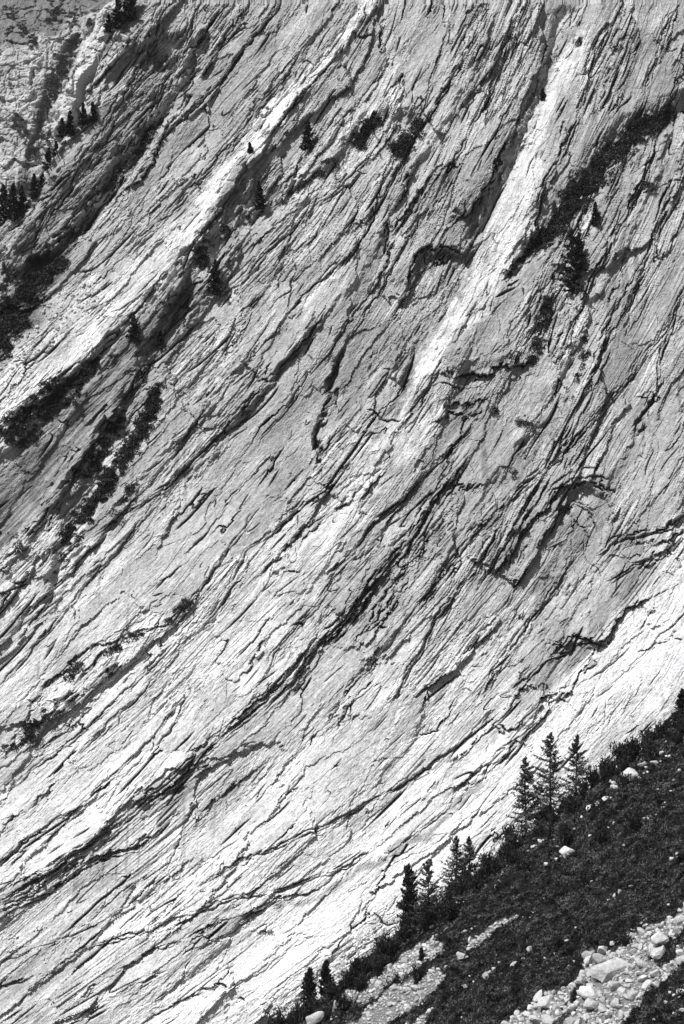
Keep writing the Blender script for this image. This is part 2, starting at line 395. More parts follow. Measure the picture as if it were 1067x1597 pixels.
# long bedding seams sweeping across the face: a lip, an open crack under it, often several side by side
SEAMS = [
    ([(-10, 894), (66, 813), (121, 732), (167, 662), (202, 606), (250, 535)], 2.4, 2, 0.9),
    ([(140, 845), (167, 823), (228, 778), (268, 753), (324, 697), (385, 631), (435, 581), (480, 525), (520, 470)], 2.8, 3, 0.9),
    ([(30, 965), (51, 945), (116, 884), (167, 829)], 1.8, 2, 0.5),
    ([(280, 875), (299, 854), (349, 798), (385, 753), (430, 700)], 1.6, 1, 0.4),
    ([(350, 935), (364, 915), (385, 859), (445, 813), (506, 768), (560, 715)], 2.6, 2, 0.9),
    ([(60, 1085), (106, 1036), (152, 1001), (202, 975), (250, 955)], 2.4, 1, 0.8),
    ([(-10, 970), (30, 920), (66, 884), (100, 840)], 1.8, 2, 0.6),
    ([(405, 1070), (430, 1016), (476, 960), (540, 884), (590, 830)], 2.0, 3, 0.5),
    ([(500, 905), (527, 879), (578, 824), (628, 773), (679, 722), (745, 656)], 2.4, 3, 0.7),
    ([(440, 1090), (527, 985), (588, 905), (643, 839), (689, 773), (735, 705)], 3.2, 6, 0.8),
    ([(630, 985), (653, 950), (694, 884), (740, 829), (810, 763), (856, 722), (912, 667), (967, 606), (1010, 540)], 2.2, 4, 0.5),
    ([(740, 930), (760, 894), (810, 813), (851, 743), (891, 662), (922, 591), (960, 500)], 3.0, 4, 0.9),
    ([(740, 1100), (760, 1070), (800, 1011), (856, 935), (901, 854)], 2.0, 4, 0.5),
    ([(600, 1110), (628, 1070), (694, 960), (770, 854), (800, 800)], 1.8, 4, 0.4),
    ([(800, 1080), (851, 1031), (901, 1016)], 1.8, 2, 0.5),
    ([(985, 680), (998, 656), (1028, 606), (1035, 550), (1060, 480)], 2.0, 2, 0.6),
    ([(-20, 1416), (66, 1371), (137, 1325), (213, 1270), (268, 1229), (324, 1173), (385, 1118), (455, 1057), (520, 990)], 3.0, 6, 0.8),
    ([(-20, 1432), (76, 1391), (152, 1340), (207, 1325), (240, 1300)], 2.2, 3, 0.5),
    ([(-20, 1370), (51, 1305), (116, 1264), (167, 1224), (213, 1178), (263, 1123), (300, 1080)], 2.4, 4, 0.6),
    ([(-20, 1510), (101, 1462), (167, 1431), (218, 1401), (263, 1350), (288, 1280), (324, 1239)], 1.6, 1, 0.4),
    ([(300, 1390), (385, 1340), (455, 1310), (540, 1275), (593, 1244), (669, 1199), (729, 1153), (790, 1097)], 1.8, 3, 0.4),
    ([(100, 1490), (253, 1436), (354, 1401), (455, 1381), (540, 1350), (600, 1310)], 1.8, 3, 0.4),
    ([(290, 1490), (395, 1426), (481, 1386)], 1.6, 2, 0.4),
    ([(-20, 1548), (60, 1517), (105, 1512)], 1.4, 2, 0.4),
    ([(100, 1597), (202, 1543), (263, 1512)], 1.4, 2, 0.4),
    ([(220, 1600), (283, 1558), (350, 1535)], 1.4, 2, 0.4),
    ([(522, 1140), (527, 1133), (542, 1103), (593, 1062)], 1.8, 1, 0.6),
    ([(610, 1335), (699, 1264), (714, 1229), (780, 1173), (851, 1118)], 1.6, 2, 0.4),
    ([(558, 1430), (567, 1391), (603, 1356), (679, 1320), (705, 1296)], 1.0, 1, 0.2),
    ([(80, 425), (96, 405), (152, 324), (213, 263), (268, 202), (324, 147), (375, 86), (430, 15), (460, -30)], 2.6, 3, 0.9),
    ([(190, 405), (218, 374), (283, 304), (349, 238), (405, 167), (455, 101), (506, 30)], 2.0, 4, 0.5),
    ([(-20, 690), (60, 614), (110, 579), (180, 514), (215, 484), (262, 424), (330, 347), (372, 287), (397, 240), (470, 152), (545, 60)], 3.0, 1, 1.0),
    ([(240, 540), (283, 481), (324, 445), (360, 400)], 2.0, 2, 0.7),
    ([(390, 560), (415, 536), (455, 481), (506, 435), (545, 400)], 2.2, 1, 0.8),
    ([(330, 480), (354, 455), (405, 405), (455, 354), (540, 283), (600, 220)], 1.8, 3, 0.5),
    ([(510, 455), (527, 430), (578, 354), (628, 253), (679, 167), (724, 101), (760, 30)], 2.6, 3, 0.8),
    ([(540, 530), (557, 506), (598, 440), (653, 344)], 1.8, 2, 0.5),
    ([(815, 400), (831, 374), (851, 283), (876, 253), (901, 192), (922, 121), (960, 30)], 2.4, 2, 0.8),
    ([(860, 580), (881, 540), (912, 455), (957, 364), (998, 283), (1018, 223), (1060, 120)], 2.4, 4, 0.6),
    ([(930, 560), (962, 506), (998, 445), (1033, 354), (1067, 283)], 2.0, 4, 0.5),
    ([(1010, 560), (1043, 506), (1080, 440)], 1.8, 3, 0.5),
    ([(940, 330), (980, 220), (1020, 100), (1050, 10)], 2.0, 3, 0.6),
    ([(690, 300), (740, 200), (790, 100), (830, 20)], 2.0, 2, 0.6),
    ([(600, 330), (640, 230), (670, 140), (690, 60), (720, -20)], 1.8, 2, 0.5),
    ([(20, 420), (90, 320), (150, 235), (190, 160), (240, 60), (270, -20)], 1.8, 4, 0.6),
    ([(60, 420), (130, 330), (190, 250), (240, 170), (290, 70), (320, -10)], 1.8, 4, 0.6),
    ([(20, 1010), (100, 905), (190, 800), (270, 705), (330, 620)], 1.8, 3, 0.6),
    ([(-10, 1080), (60, 1000), (150, 890), (230, 800)], 1.8, 3, 0.5),
    ([(250, 1000), (330, 900), (400, 800)], 1.4, 2, 0.4),
    ([(120, 1180), (220, 1080), (330, 960), (400, 880)], 1.6, 3, 0.4),
    ([(0, 1240), (110, 1160), (200, 1080), (280, 1000)], 1.6, 3, 0.4),
    ([(400, 700), (470, 610), (540, 510), (600, 420)], 1.4, 2, 0.4),
    ([(620, 690), (680, 590), (720, 500)], 1.4, 2, 0.4),
    ([(640, 640), (700, 560), (745, 470), (770, 420)], 1.0, 1, 0.3),
    ([(880, 1130), (960, 1060), (1040, 985), (1080, 940)], 0.9, 2, 0.25),
    ([(860, 1110), (930, 1050), (985, 1010)], 0.8, 1, 0.25),
    # folded beds round the arch and under the square overhang
    ([(790, 880), (840, 805), (866, 766), (890, 748), (930, 742), (960, 752)], 1.5, 1, 0.5),
    ([(800, 840), (850, 775), (880, 742), (915, 730), (940, 733)], 1.1, 1, 0.3),
    ([(845, 860), (872, 803), (895, 785), (920, 795), (938, 835)], 1.6, 2, 0.4),
    ([(930, 872), (960, 845), (1000, 838), (1040, 825), (1080, 793)], 2.2, 3, 0.6),
    ([(945, 908), (990, 880), (1030, 868), (1072, 838)], 2.2, 3, 0.6),
    ([(684, 596), (720, 607), (755, 601), (780, 584)], 1.8, 1, 0.4),
    ([(570, 636), (600, 656), (625, 656), (645, 638)], 1.8, 1, 0.5),
    ([(850, 1000), (880, 1012), (915, 1002), (945, 1010), (965, 985)], 2.0, 2, 0.5),
    ([(640, 470), (636, 430), (650, 398), (680, 384), (715, 385)], 1.8, 1, 0.4),
]
sr = np.random.default_rng(77)
for ns, (pts, dep, nb_, stp) in enumerate(SEAMS):
    sl_, d, s_, al, cum = polydist(PWs(pts), 7.5, 2)
    f = al / cum[-1]
    win = sstep(0, 0.12, f) * sstep(1, 0.88, f)
    sd = d * s_
    for kb in range(nb_):
        off = 0.0 if kb == 0 else sr.choice([-1, 1]) * sr.uniform(0.6, 1.0) * (0.75 * ((kb + 1) // 2))
        me_ = off + (0.35 * noise(al / 9, al * 0 + ns * 7.7 + kb * 3.1, 611) if kb else 0)
        dm = sstep(-0.3, 0.35, fbm(al / (9 if kb == 0 else 6), al * 0 + ns * 5.3 + kb * 2.9, 2, 613))
        dd = sd - me_
        amp = dep * (1.0 if kb == 0 else sr.uniform(0.35, 0.9)) * win * (0.15 + 0.95 * dm)
        H[sl_] -= amp * np.exp(-(dd / (0.10 + 0.07 * dm)) ** 2)
        st_ = stp * (1.0 if kb == 0 else 0.5) * win * (0.3 + 0.8 * dm)
        H[sl_] += st_ * (np.exp(-np.maximum(dd, 0) / 2.6) * sstep(-0.12, 0.12, dd))

# ------------------------------------------------------------------ masks of rock character
def paint(A, pts, val, edge=0.45):
    sl_, m = band(pts, True, edge)
    A[sl_] = A[sl_] * (1 - m) + val * m

TONE += 0.39
# washed-out pale rock of the lower half
low = sstep(20, -60, GZ + 0.45 * GX + 9 * fbm(XI / 40, PSI / 10, 2, 41))
TONE += 0.20 * low
WHITE = [
    ([(905, 60, 10), (880, 110, 16), (845, 180, 18), (820, 250, 28), (800, 330, 38), (783, 390, 38), (750, 440, 30), (710, 490, 24), (670, 545, 24), (640, 600, 30), (620, 640, 28), (590, 700, 26), (560, 760, 30), (520, 820, 30)], 0.70),
    ([(560, 760, 26), (520, 820, 36), (470, 880, 40), (420, 940, 44), (370, 1000, 44), (300, 1080, 40), (220, 1150, 40), (100, 1240, 40), (-30, 1320, 40)], 0.64),
    ([(1100, 910, 60), (1020, 1010, 60), (960, 1060, 50), (880, 1130, 44), (800, 1210, 52), (720, 1290, 62), (640, 1350, 62), (540, 1420, 56), (450, 1490, 50), (330, 1540, 40), (200, 1600, 40)], 0.84),
    ([(620, -60, 8), (545, 45, 11), (470, 137, 14), (390, 224, 18), (308, 340, 25), (205, 452, 32), (110, 546, 29), (30, 615, 26), (-40, 672, 20)], 0.75),
    ([(620, 100, 10), (575, 160, 24), (540, 200, 12)], 0.60),
    ([(545, 404, 5), (500, 450, 8), (465, 480, 5)], 0.72),
    ([(95, 1070, 8), (65, 1105, 8)], 0.75),
    ([(690, 640, 14), (640, 700, 18), (590, 760, 16)], 0.62),
]
for pts, v in WHITE:
    sl_, m = band(pts, True, 0.85)
    br_ = 0.35 if v < 0.77 else 0.12
    m = m * (1 - br_ + br_ * sstep(-0.35, 0.2, fbm(XI[sl_] / 22, PSI[sl_] / 2.2, 3, 215))) * (1 - br_ + br_ * sstep(-0.4, 0.1, fbm(GX[sl_] / 6, GZ[sl_] / 6, 3, 217)))
    if v < 0.83:                              # ragged, streaky borders
        m = m * sstep(0.12, 0.62, m + 0.5 * fbm(XI[sl_] / 9, PSI[sl_] / 1.4, 3, 221))
    TONE[sl_] = TONE[sl_] * (1 - m) + v * m
    paint(SMOOTH, pts, 0.97 if v == 0.84 else 0.8, 0.6)
GREY = [  # stained bands, darker walls and soil; shade under the overhangs is painted in
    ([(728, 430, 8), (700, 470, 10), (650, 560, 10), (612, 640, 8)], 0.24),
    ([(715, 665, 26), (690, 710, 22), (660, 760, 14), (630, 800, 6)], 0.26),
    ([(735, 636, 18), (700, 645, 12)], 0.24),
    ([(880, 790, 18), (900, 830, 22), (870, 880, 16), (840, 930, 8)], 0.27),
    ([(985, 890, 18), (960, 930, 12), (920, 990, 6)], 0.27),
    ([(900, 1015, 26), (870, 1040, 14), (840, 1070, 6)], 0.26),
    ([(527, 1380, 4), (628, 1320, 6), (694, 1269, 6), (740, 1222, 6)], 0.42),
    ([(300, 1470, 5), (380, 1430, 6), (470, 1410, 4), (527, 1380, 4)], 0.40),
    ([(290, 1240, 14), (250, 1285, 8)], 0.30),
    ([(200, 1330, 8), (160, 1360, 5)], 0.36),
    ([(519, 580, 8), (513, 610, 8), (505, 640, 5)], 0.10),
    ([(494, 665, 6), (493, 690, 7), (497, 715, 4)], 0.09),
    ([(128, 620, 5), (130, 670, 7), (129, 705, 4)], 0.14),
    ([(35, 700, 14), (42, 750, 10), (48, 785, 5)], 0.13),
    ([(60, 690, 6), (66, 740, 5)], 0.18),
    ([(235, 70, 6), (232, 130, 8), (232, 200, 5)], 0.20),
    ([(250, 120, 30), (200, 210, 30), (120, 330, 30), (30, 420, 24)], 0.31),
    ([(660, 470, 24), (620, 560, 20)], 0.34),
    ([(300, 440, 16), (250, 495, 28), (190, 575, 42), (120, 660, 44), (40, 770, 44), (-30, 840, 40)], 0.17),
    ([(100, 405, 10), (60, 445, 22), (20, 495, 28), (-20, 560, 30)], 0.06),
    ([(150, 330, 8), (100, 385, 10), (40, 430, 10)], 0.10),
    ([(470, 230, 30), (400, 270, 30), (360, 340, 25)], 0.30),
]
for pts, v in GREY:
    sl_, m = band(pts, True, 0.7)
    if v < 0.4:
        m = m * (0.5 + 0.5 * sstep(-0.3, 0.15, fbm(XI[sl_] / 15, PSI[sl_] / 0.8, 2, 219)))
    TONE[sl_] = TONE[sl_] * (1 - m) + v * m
paint(TONE, [(140, 442, 13), (100, 490, 24), (50, 560, 26), (0, 618, 18)], 0.58, 0.6)
paint(SMOOTH, [(250, 495, 28), (190, 575, 42), (120, 660, 44), (40, 770, 44)], 0.7, 0.6)
paint(SMOOTH, [(140, 442, 16), (100, 490, 28), (50, 560, 28), (0, 618, 20)], 0.9, 0.6)
for pts in [[(640, 830, 30), (560, 940, 34), (480, 1030, 26), (420, 1110, 16)],
            [(420, 1190, 20), (300, 1270, 30), (200, 1340, 26), (80, 1410, 26), (-30, 1480, 26)],
            [(1050, 350, 60), (960, 500, 60), (880, 640, 50), (820, 760, 40), (740, 900, 36)],
            [(1000, 560, 50), (930, 700, 30)],
            [(880, 860, 40), (810, 970, 36), (720, 1100, 20)],
            [(460, 90, 40), (380, 200, 36), (300, 280, 24), (190, 390, 24)],
            [(620, 830, 50), (700, 700, 40)],
            [(950, 120, 60), (900, 250, 30)]]:
    paint(STRIPE, pts, 1.0, 0.9)

# smooth slabs with little relief
for pts in [[(480, 500, 46), (420, 620, 52), (360, 760, 52), (310, 880, 40)], [(560, 430, 26), (500, 520, 30)],
            [(790, 440, 30), (760, 540, 40)], [(600, 1080, 40), (540, 1180, 50), (460, 1280, 40)], [(1040, 660, 30), (1010, 760, 40)],
            [(260, 340, 30), (170, 420, 26)], [(600, 1200, 40), (480, 1330, 40), (330, 1400, 40)]]:
    paint(SMOOTH, pts, 0.85, 0.8)
# ------------------------------------------------------------------ beds, splinters, joints
mA = sstep(-0.15, 0.35, fbm(XI / 40, PSI / 12, 2, 51))       # where the rock is broken up
mB = sstep(-0.2, 0.4, fbm(XI / 25, PSI / 8, 2, 53))
mC = sstep(-0.1, 0.4, fbm(GX / 26, GZ / 26, 2, 57))
dx_ = XI + 5 * fbm(GX / 14, GZ / 14, 3, 351) + 1.6 * (r_[0] - 0.5)
dp_ = PSI + 2.4 * fbm(XI / 24, PSI / 9, 3, 353) + 0.8 * (r_[1] - 0.5)
dA, auA, avA, *_ = fragments((dx_ / 46).astype(np.float32), (dp_ / 13).astype(np.float32), 355)
dB, auB, avB, fB1, fB2, _ = fragments((dx_ / 19).astype(np.float32), (dp_ / 5.5).astype(np.float32), 357)
dom = np.where(dB[0] < 0.48, 0.04 + 0.2 * dB[1], 0.5 + 0.95 * dB[1]) * np.where(dA[0] < 0.3, 0.35, 0.7 + 0.5 * dA[1])
rough = np.clip((1 - 0.8 * SMOOTH) * dom * (1.05 + 0.2 * sstep(-40, 60, GZ + 0.5 * GX)) * (1 - 0.45 * low), 0.04, 1.6)
STRIPE = np.maximum(STRIPE * (0.35 + 0.65 * (dB[2] > 0.3)), (dB[2] > 0.80) * 0.9) * (1 - 0.6 * SMOOTH)
mC = mC * (0.3 + (dB[1] > 0.45)); mB = mB * (0.3 + (dA[2] > 0.4))
H += 2.2 * (dA[1] - 0.5) * (1 - 0.8 * SMOOTH) + 0.12 * (dA[0] - 0.4) * avA * 13 + 1.0 * (dB[2] - 0.5) * (0.4 + 0.6 * (1 - SMOOTH)) + 0.26 * (dB[0] - 0.4) * avB * 5.5 * (1 - 0.6 * SMOOTH) + 0.03 * (dB[1] - 0.5) * auB * 19
TONE *= 1 + 0.22 * (dA[2] - 0.5) * (1 - SMOOTH) + 0.24 * (dB[1] - 0.5) * (1 - 0.6 * SMOOTH)
pw = PSI + 0.9 * fbm(XI / 36, PSI / 14, 2, 61) + 0.07 * fbm(GX / 3.2, GZ / 3.2, 2, 63) + 7 * dB[2] + auB * 19 * 0.12 * (dB[1] - 0.5) + auA * 46 * 0.07 * (dA[1] - 0.5)
xw = XI + 0.6 * fbm(GX / 6, GZ / 6, 2, 65)

def saw(q, w):
    """slow rise, abrupt drop; q counts beds, w is the width of the drop as a fraction of a bed"""
    k = np.floor(q); f = q - k
    return k, np.where(f < 1 - w, f / (1 - w), (1 - f) / w)

def beds(S, T, seed, along, mask, wm, tv=0.16):
    global TONE
    q = pw / S + 0.55 * fbm(XI / along, PSI / (S * 2.2), 2, seed) + 0.5 * noise(pw / (S * 3.1), XI / 200, seed + 5)
    k, s = saw(q, min(wm / S, 0.45))
    r = rnd(k, seed + 9)
    amp = (0.15 + 1.4 * r * r) * sstep(-0.25, 0.45, noise(XI / along * 1.3 + 97 * rnd(k, seed + 3), k * 7.31, seed + 7))
    TONE = TONE * (1 + tv * (rnd(k, seed + 21) - 0.5) * (0.3 + 0.7 * mask))
    return T * amp * (s - 0.5) * mask

def splinters(al, ac, seed, T, ta, tc, mask, crack=0.0, cw=0.10, tv=0.12):
    """long angular fragments lying along the beds, each with a height and a tilt of its own, parted by cracks"""
    global TONE
    (r1, r2, r3), bu, bv, f1, f2, along = fragments((xw / al).astype(np.float32), (pw / ac).astype(np.float32), seed)
    out = T * (r1 - 0.5) + ta * (r2 - 0.5) * bu * al + tc * (r3 - 0.35) * bv * ac
    e = (f2 - f1) * ac * 0.7
    if crack:
        out = out - crack * (0.1 + 1.1 * r2) * (0.15 + 0.85 * sstep(0.4, 0.95, along)) * np.exp(-(e / cw) ** 2) * sstep(-0.35, 0.35, noise(XI / (al * 0.6), PSI / (ac * 0.8), seed + 5))
    TONE = TONE * (1 + tv * (r3 - 0.5) * mask)
    return out * mask

def cracks(ax_, az_, seed, width, depth, mask, octs=2):
    n = fbm(ax_, az_, octs, seed, 0.42)
    gr = np.hypot(np.gradient(n, axis=0), np.gradient(n, axis=1)) / FINE + 1e-4
    d = np.abs(n) / gr
    return -depth * mask * np.exp(-(d / (width * (0.5 + mask))) ** 2)
def dash(al, ac, seed, lo=0.0, hi=0.5):
    return sstep(lo, hi, fbm(XI / al, PSI / ac, 2, seed))

H += beds(9.0, 0.9, 71, 40, 0.25 + 0.6 * rough, 0.22)
H += beds(3.1, 0.75, 83, 22, rough * (0.1 + 0.9 * mA), 0.14)
H += beds(1.2, 0.42, 97, 11, rough * (0.15 + 0.85 * np.maximum(mB, STRIPE)), 0.14)
q = (pw + 1.1 * noise(pw / 2.3, XI / 45, 117) + 0.5 * noise(pw / 0.9, XI / 30, 119)) / 0.85 + 0.25 * fbm(XI / 18, PSI / 3, 2, 111)
k, s = saw(q, 0.28)
H += 1.2 * (0.08 + rnd(k, 113) ** 2) * (s - 0.5) * STRIPE * sstep(-0.3, 0.3, noise(XI / 16, k * 3.7, 115))
H += splinters(24, 5.5, 121, 0.8, 0.05, 0.16, 0.15 + 0.7 * rough, 0.6, 0.13)
H += splinters(13, 2.0, 123, 0.65, 0.08, 0.30, rough * (0.15 + 0.85 * mC), 1.6, 0.11)
H += splinters(6.0, 0.85, 125, 0.36, 0.12, 0.38, rough * (0.15 + 0.85 * mB), 1.3, 0.09)
H += splinters(2.6, 0.42, 126, 0.17, 0.14, 0.40, (0.18 + 0.82 * np.minimum(rough, 1)) * (1 - 0.7 * SMOOTH), 0.35, 0.08)
H += splinters(3.0, 2.2, 127, 0.42, 0.18, 0.26, rough * sstep(0.05, 0.35, fbm(GX / 20, GZ / 20, 2, 129)), 1.2, 0.10)
H += splinters(1.3, 1.0, 128, 0.2, 0.2, 0.3, rough * sstep(0.1, 0.4, fbm(GX / 16, GZ / 16, 2, 130)), 0.5, 0.08)
H += cracks(XI / 60, pw / 11, 171, 0.14, 3.0, dash(14, 4, 173, 0.0))
H += cracks(XI / 30, pw / 4.5, 161, 0.10, 2.2, dash(9, 2.5, 163, 0.08) * (0.5 + 0.5 * rough))
H += cracks(GX / 8, GZ / 13, 151, 0.09, 1.5, sstep(0.05, 0.4, fbm(GX / 18, GZ / 18, 2, 141)) * (0.3 + 0.7 * rough) * sstep(-0.1, 0.4, noise(GX / 3, GZ / 3, 153)))
# general roughness
H += 0.14 * fbm(XI / 4, PSI / 1.6, 3, 191) * (0.5 + 0.5 * rough) + 0.08 * fbm(GX / 0.9, GZ / 0.9, 2, 193)
H += (rng.normal(size=H.shape) * 0.04 * (0.4 + 0.6 * rough)).astype(np.float32)

# tone variation of the rock itself
TONE *= 1 + 0.24 * fbm(XI / 22, PSI / 6, 3, 201) * (1 - 0.6 * SMOOTH) + 0.18 * fbm(GX / 6, GZ / 6, 3, 203) + 0.17 * fbm(GX / 1.3, GZ / 1.3, 2, 209)
TONE *= 1 + 0.30 * sstep(0.2, 0.55, fbm(XI / 16, PSI / 1.1, 2, 211)) - 0.28 * sstep(0.2, 0.55, fbm(XI / 14, PSI / 1.4, 2, 213)) * (1 - 0.7 * SMOOTH)
streak = sstep(0.25, 0.6, fbm(GX / 1.3, GZ / 22, 2, 205)) * sstep(0.0, 0.4, fbm(GX / 20, GZ / 20, 2, 207))
TONE *= 1 - 0.35 * streak * (1 - SMOOTH)
TONE = np.clip(TONE, 0.05, 0.86)

# ------------------------------------------------------------------ the crest towards the far cliff: behind it the rock falls away
YW = WALL_Y + WALL_T * GZ - H
XW = GX.copy(); ZW = GZ.copy()
CREST = PWs([(-160, 560), (-60, 430), (0, 352), (30, 330), (62, 290), (85, 258), (112, 215), (132, 180), (140, 140), (158, 90), (170, 50), (185, 20), (205, -40), (260, -140), (330, -300)])
sl_, d, s, al, cum = polydist(CREST, 160)
beyond = (s > 0)
fx = np.interp(al, cum, CREST[:, 0]); fz = np.interp(al, cum, CREST[:, 1])
yy = YW[sl_]; xx = XW[sl_]; zz = ZW[sl_]
yy[beyond] = (WALL_Y + WALL_T * fz - 2.0 + 1.0 * d + 1.5)[beyond]
xx[beyond] = (xx * 0 + fx - 0.15 * d)[beyond]
zz[beyond] = (fz - 0.9 * d - 0.4)[beyond]

# ------------------------------------------------------------------ materials
def mat_base(name):
    m = bpy.data.materials.new(name)
    m.use_nodes = True
    nt = m.node_tree
    b = nt.nodes.get('Principled BSDF')
    b.inputs['Roughness'].default_value = 0.85
    b.inputs['Specular IOR Level'].default_value = 0.2
    return m, nt, b

def N(nt, t, **kw):
    n = nt.nodes.new(t)
    for k, v in kw.items():
        setattr(n, k, v)
    return n

def rock_material(name, bed_attr=True, tone=None, bscale=1.0):
    m, nt, b = mat_base(name)
    lk = nt.links.new
    co = N(nt, 'ShaderNodeTexCoord')
    if bed_attr:
        at = N(nt, 'ShaderNodeAttribute', attribute_name='bed'); vec = at.outputs['Vector']
        tn = N(nt, 'ShaderNodeAttribute', attribute_name='tone'); tv = tn.outputs['Fac']
    else:
        vec = co.outputs['Object']
        v = N(nt, 'ShaderNodeValue'); v.outputs[0].default_value = tone; tv = v.outputs[0]
    mp = N(nt, 'ShaderNodeMapping'); mp.inputs['Scale'].default_value = (0.7 * bscale, 1.7 * bscale, 1.0 * bscale) if bed_attr else (bscale,) * 3
    lk(vec, mp.inputs[0])
    n1 = N(nt, 'ShaderNodeTexNoise'); n1.inputs['Scale'].default_value = 1.0; n1.inputs['Detail'].default_value = 5; n1.inputs['Roughness'].default_value = 0.62
    lk(mp.outputs[0], n1.inputs['Vector'])
    n2 = N(nt, 'ShaderNodeTexNoise'); n2.inputs['Scale'].default_value = 2.4 * bscale; n2.inputs['Detail'].default_value = 6; n2.inputs['Roughness'].default_value = 0.7
    lk(co.outputs['Object'], n2.inputs['Vector'])
    # colour: tone * (speckle)
    r1 = N(nt, 'ShaderNodeMapRange'); r1.inputs['From Min'].default_value = 0.3; r1.inputs['From Max'].default_value = 0.7; r1.inputs['To Min'].default_value = 0.60; r1.inputs['To Max'].default_value = 1.28
    lk(n2.outputs['Fac'], r1.inputs[0])
    r2 = N(nt, 'ShaderNodeMapRange'); r2.inputs['From Min'].default_value = 0.3; r2.inputs['From Max'].default_value = 0.7; r2.inputs['To Min'].default_value = 0.86; r2.inputs['To Max'].default_value = 1.12
    lk(n1.outputs['Fac'], r2.inputs[0])
    mu = N(nt, 'ShaderNodeMath', operation='MULTIPLY'); lk(r1.outputs[0], mu.inputs[0]); lk(r2.outputs[0], mu.inputs[1])
    mv = N(nt, 'ShaderNodeMath', operation='MULTIPLY', use_clamp=True); lk(mu.outputs[0], mv.inputs[0]); lk(tv, mv.inputs[1])
    cc = N(nt, 'ShaderNodeCombineColor')
    for i in range(3):
        lk(mv.outputs[0], cc.inputs[i])
    lk(cc.outputs[0], b.inputs['Base Color'])
    ad = N(nt, 'ShaderNodeMath', operation='MULTIPLY_ADD'); lk(n2.outputs['Fac'], ad.inputs[0]); ad.inputs[1].default_value = 0.7; lk(n1.outputs['Fac'], ad.inputs[2])
    bp = N(nt, 'ShaderNodeBump'); bp.inputs['Strength'].default_value = 0.9; bp.inputs['Distance'].default_value = 0.30 / max(bscale, 0.4)
    lk(ad.outputs[0], bp.inputs['Height'])
    lk(bp.outputs[0], b.inputs['Normal'])
    b.inputs['Roughness'].default_value = 0.9
    b.inputs['Specular IOR Level'].default_value = 0.12
    return m

MAT_ROCK = rock_material('limestone')

def grid_mesh(name, X, Y, Z):
    nz, nx = X.shape
    me = bpy.data.meshes.new(name)
    nv = nx * nz
    co = np.stack([X, Y, Z], -1).reshape(-1).astype(np.float32)
    idx = np.arange(nv, dtype=np.int32).reshape(nz, nx)
    quads = np.stack([idx[:-1, :-1], idx[:-1, 1:], idx[1:, 1:], idx[1:, :-1]], -1).reshape(-1, 4)
    raw_mesh(me, co, quads)
    return me

def raw_mesh(me, co, faces, smooth=False):
    faces = np.ascontiguousarray(faces, np.int32)
    n, kk = faces.shape
    me.vertices.add(len(co) // 3)
    me.vertices.foreach_set('co', np.ascontiguousarray(co, np.float32))
    me.loops.add(n * kk)
    me.loops.foreach_set('vertex_index', faces.reshape(-1))
    me.polygons.add(n)
    me.polygons.foreach_set('loop_start', np.arange(0, n * kk, kk, dtype=np.int32))
    me.polygons.foreach_set('use_smooth', np.full(n, smooth, bool))
    me.update(calc_edges=True)

def link(name, me, parent=None, mat=None):
    o = bpy.data.objects.new(name, me)
    COL.objects.link(o)
    if mat is not None and me is not None and not me.materials:
        me.materials.append(mat)
    if parent is not None:
        o.parent = parent
    return o

def tag(o, label=None, cat=None, group=None, kind=None):
    if label: o['label'] = label
    if cat: o['category'] = cat
    if group: o['group'] = group
    if kind: o['kind'] = kind
    return o

PART = np.zeros(GX.shape, np.int32)
for n_, pts in ((1, WHITE[0][0]), (2, WHITE[2][0]), (3, WHITE[3][0])):
    sl_, m_ = band(pts, True, 0.3)
    PART[sl_] = np.where(m_ > 0.5, n_, PART[sl_])
def face_part(name, ids, parent, label):
    nz, nx = GX.shape
    idx = np.arange(nx * nz, dtype=np.int32).reshape(nz, nx)
    q_ = np.stack([idx[:-1, :-1], idx[:-1, 1:], idx[1:, 1:], idx[1:, :-1]], -1).reshape(-1, 4)
    # the foot of the face that the slope in front hides is left out
    hid = (GZ < np.interp(GX, PWs([(420, 1597), (1067, 1100)])[:, 0], PWs([(420, 1597), (1067, 1100)])[:, 1]) - 26)[:-1, :-1].reshape(-1) & (GX[:-1, :-1].reshape(-1) > -20)
    q_ = q_[(PART[:-1, :-1].reshape(-1) == ids) & ~hid]
    used, inv = np.unique(q_, return_inverse=True)
    me = bpy.data.meshes.new(name)
    co = np.stack([XW, YW, ZW], -1).reshape(-1, 3)[used]
    raw_mesh(me, co.reshape(-1), inv.reshape(-1, 4))
    a = me.attributes.new('bed', 'FLOAT_VECTOR', 'POINT')
    a.data.foreach_set('vector', np.stack([XI, PSI, XI * 0], -1).reshape(-1, 3)[used].reshape(-1).astype(np.float32))
    a = me.attributes.new('tone', 'FLOAT', 'POINT')
    a.data.foreach_set('value', TONE.reshape(-1)[used].astype(np.float32))
    o = link(name, me, parent, MAT_ROCK)
    o['label'] = label
    return o
face = face_part('rock_face', 0, None, 'huge pale limestone rock face with steep folded beds')
face['kind'] = 'structure'
face_part('chute', 1, face, 'white water-worn chute running down the upper right of the face')
face_part('slab', 2, face, 'smooth bright white slab at the foot of the face')
face_part('rib', 3, face, 'bright diagonal rib crossing the upper left of the face')

def wall_at(x, z):
    """the point of the rock face at (x, z)"""
    i = np.clip(np.searchsorted(gx, x), 0, len(gx) - 1); j = np.clip(np.searchsorted(gz, z), 0, len(gz) - 1)
    return np.stack([np.asarray(x, float), YW[j, i].astype(float), np.asarray(z, float)], -1)

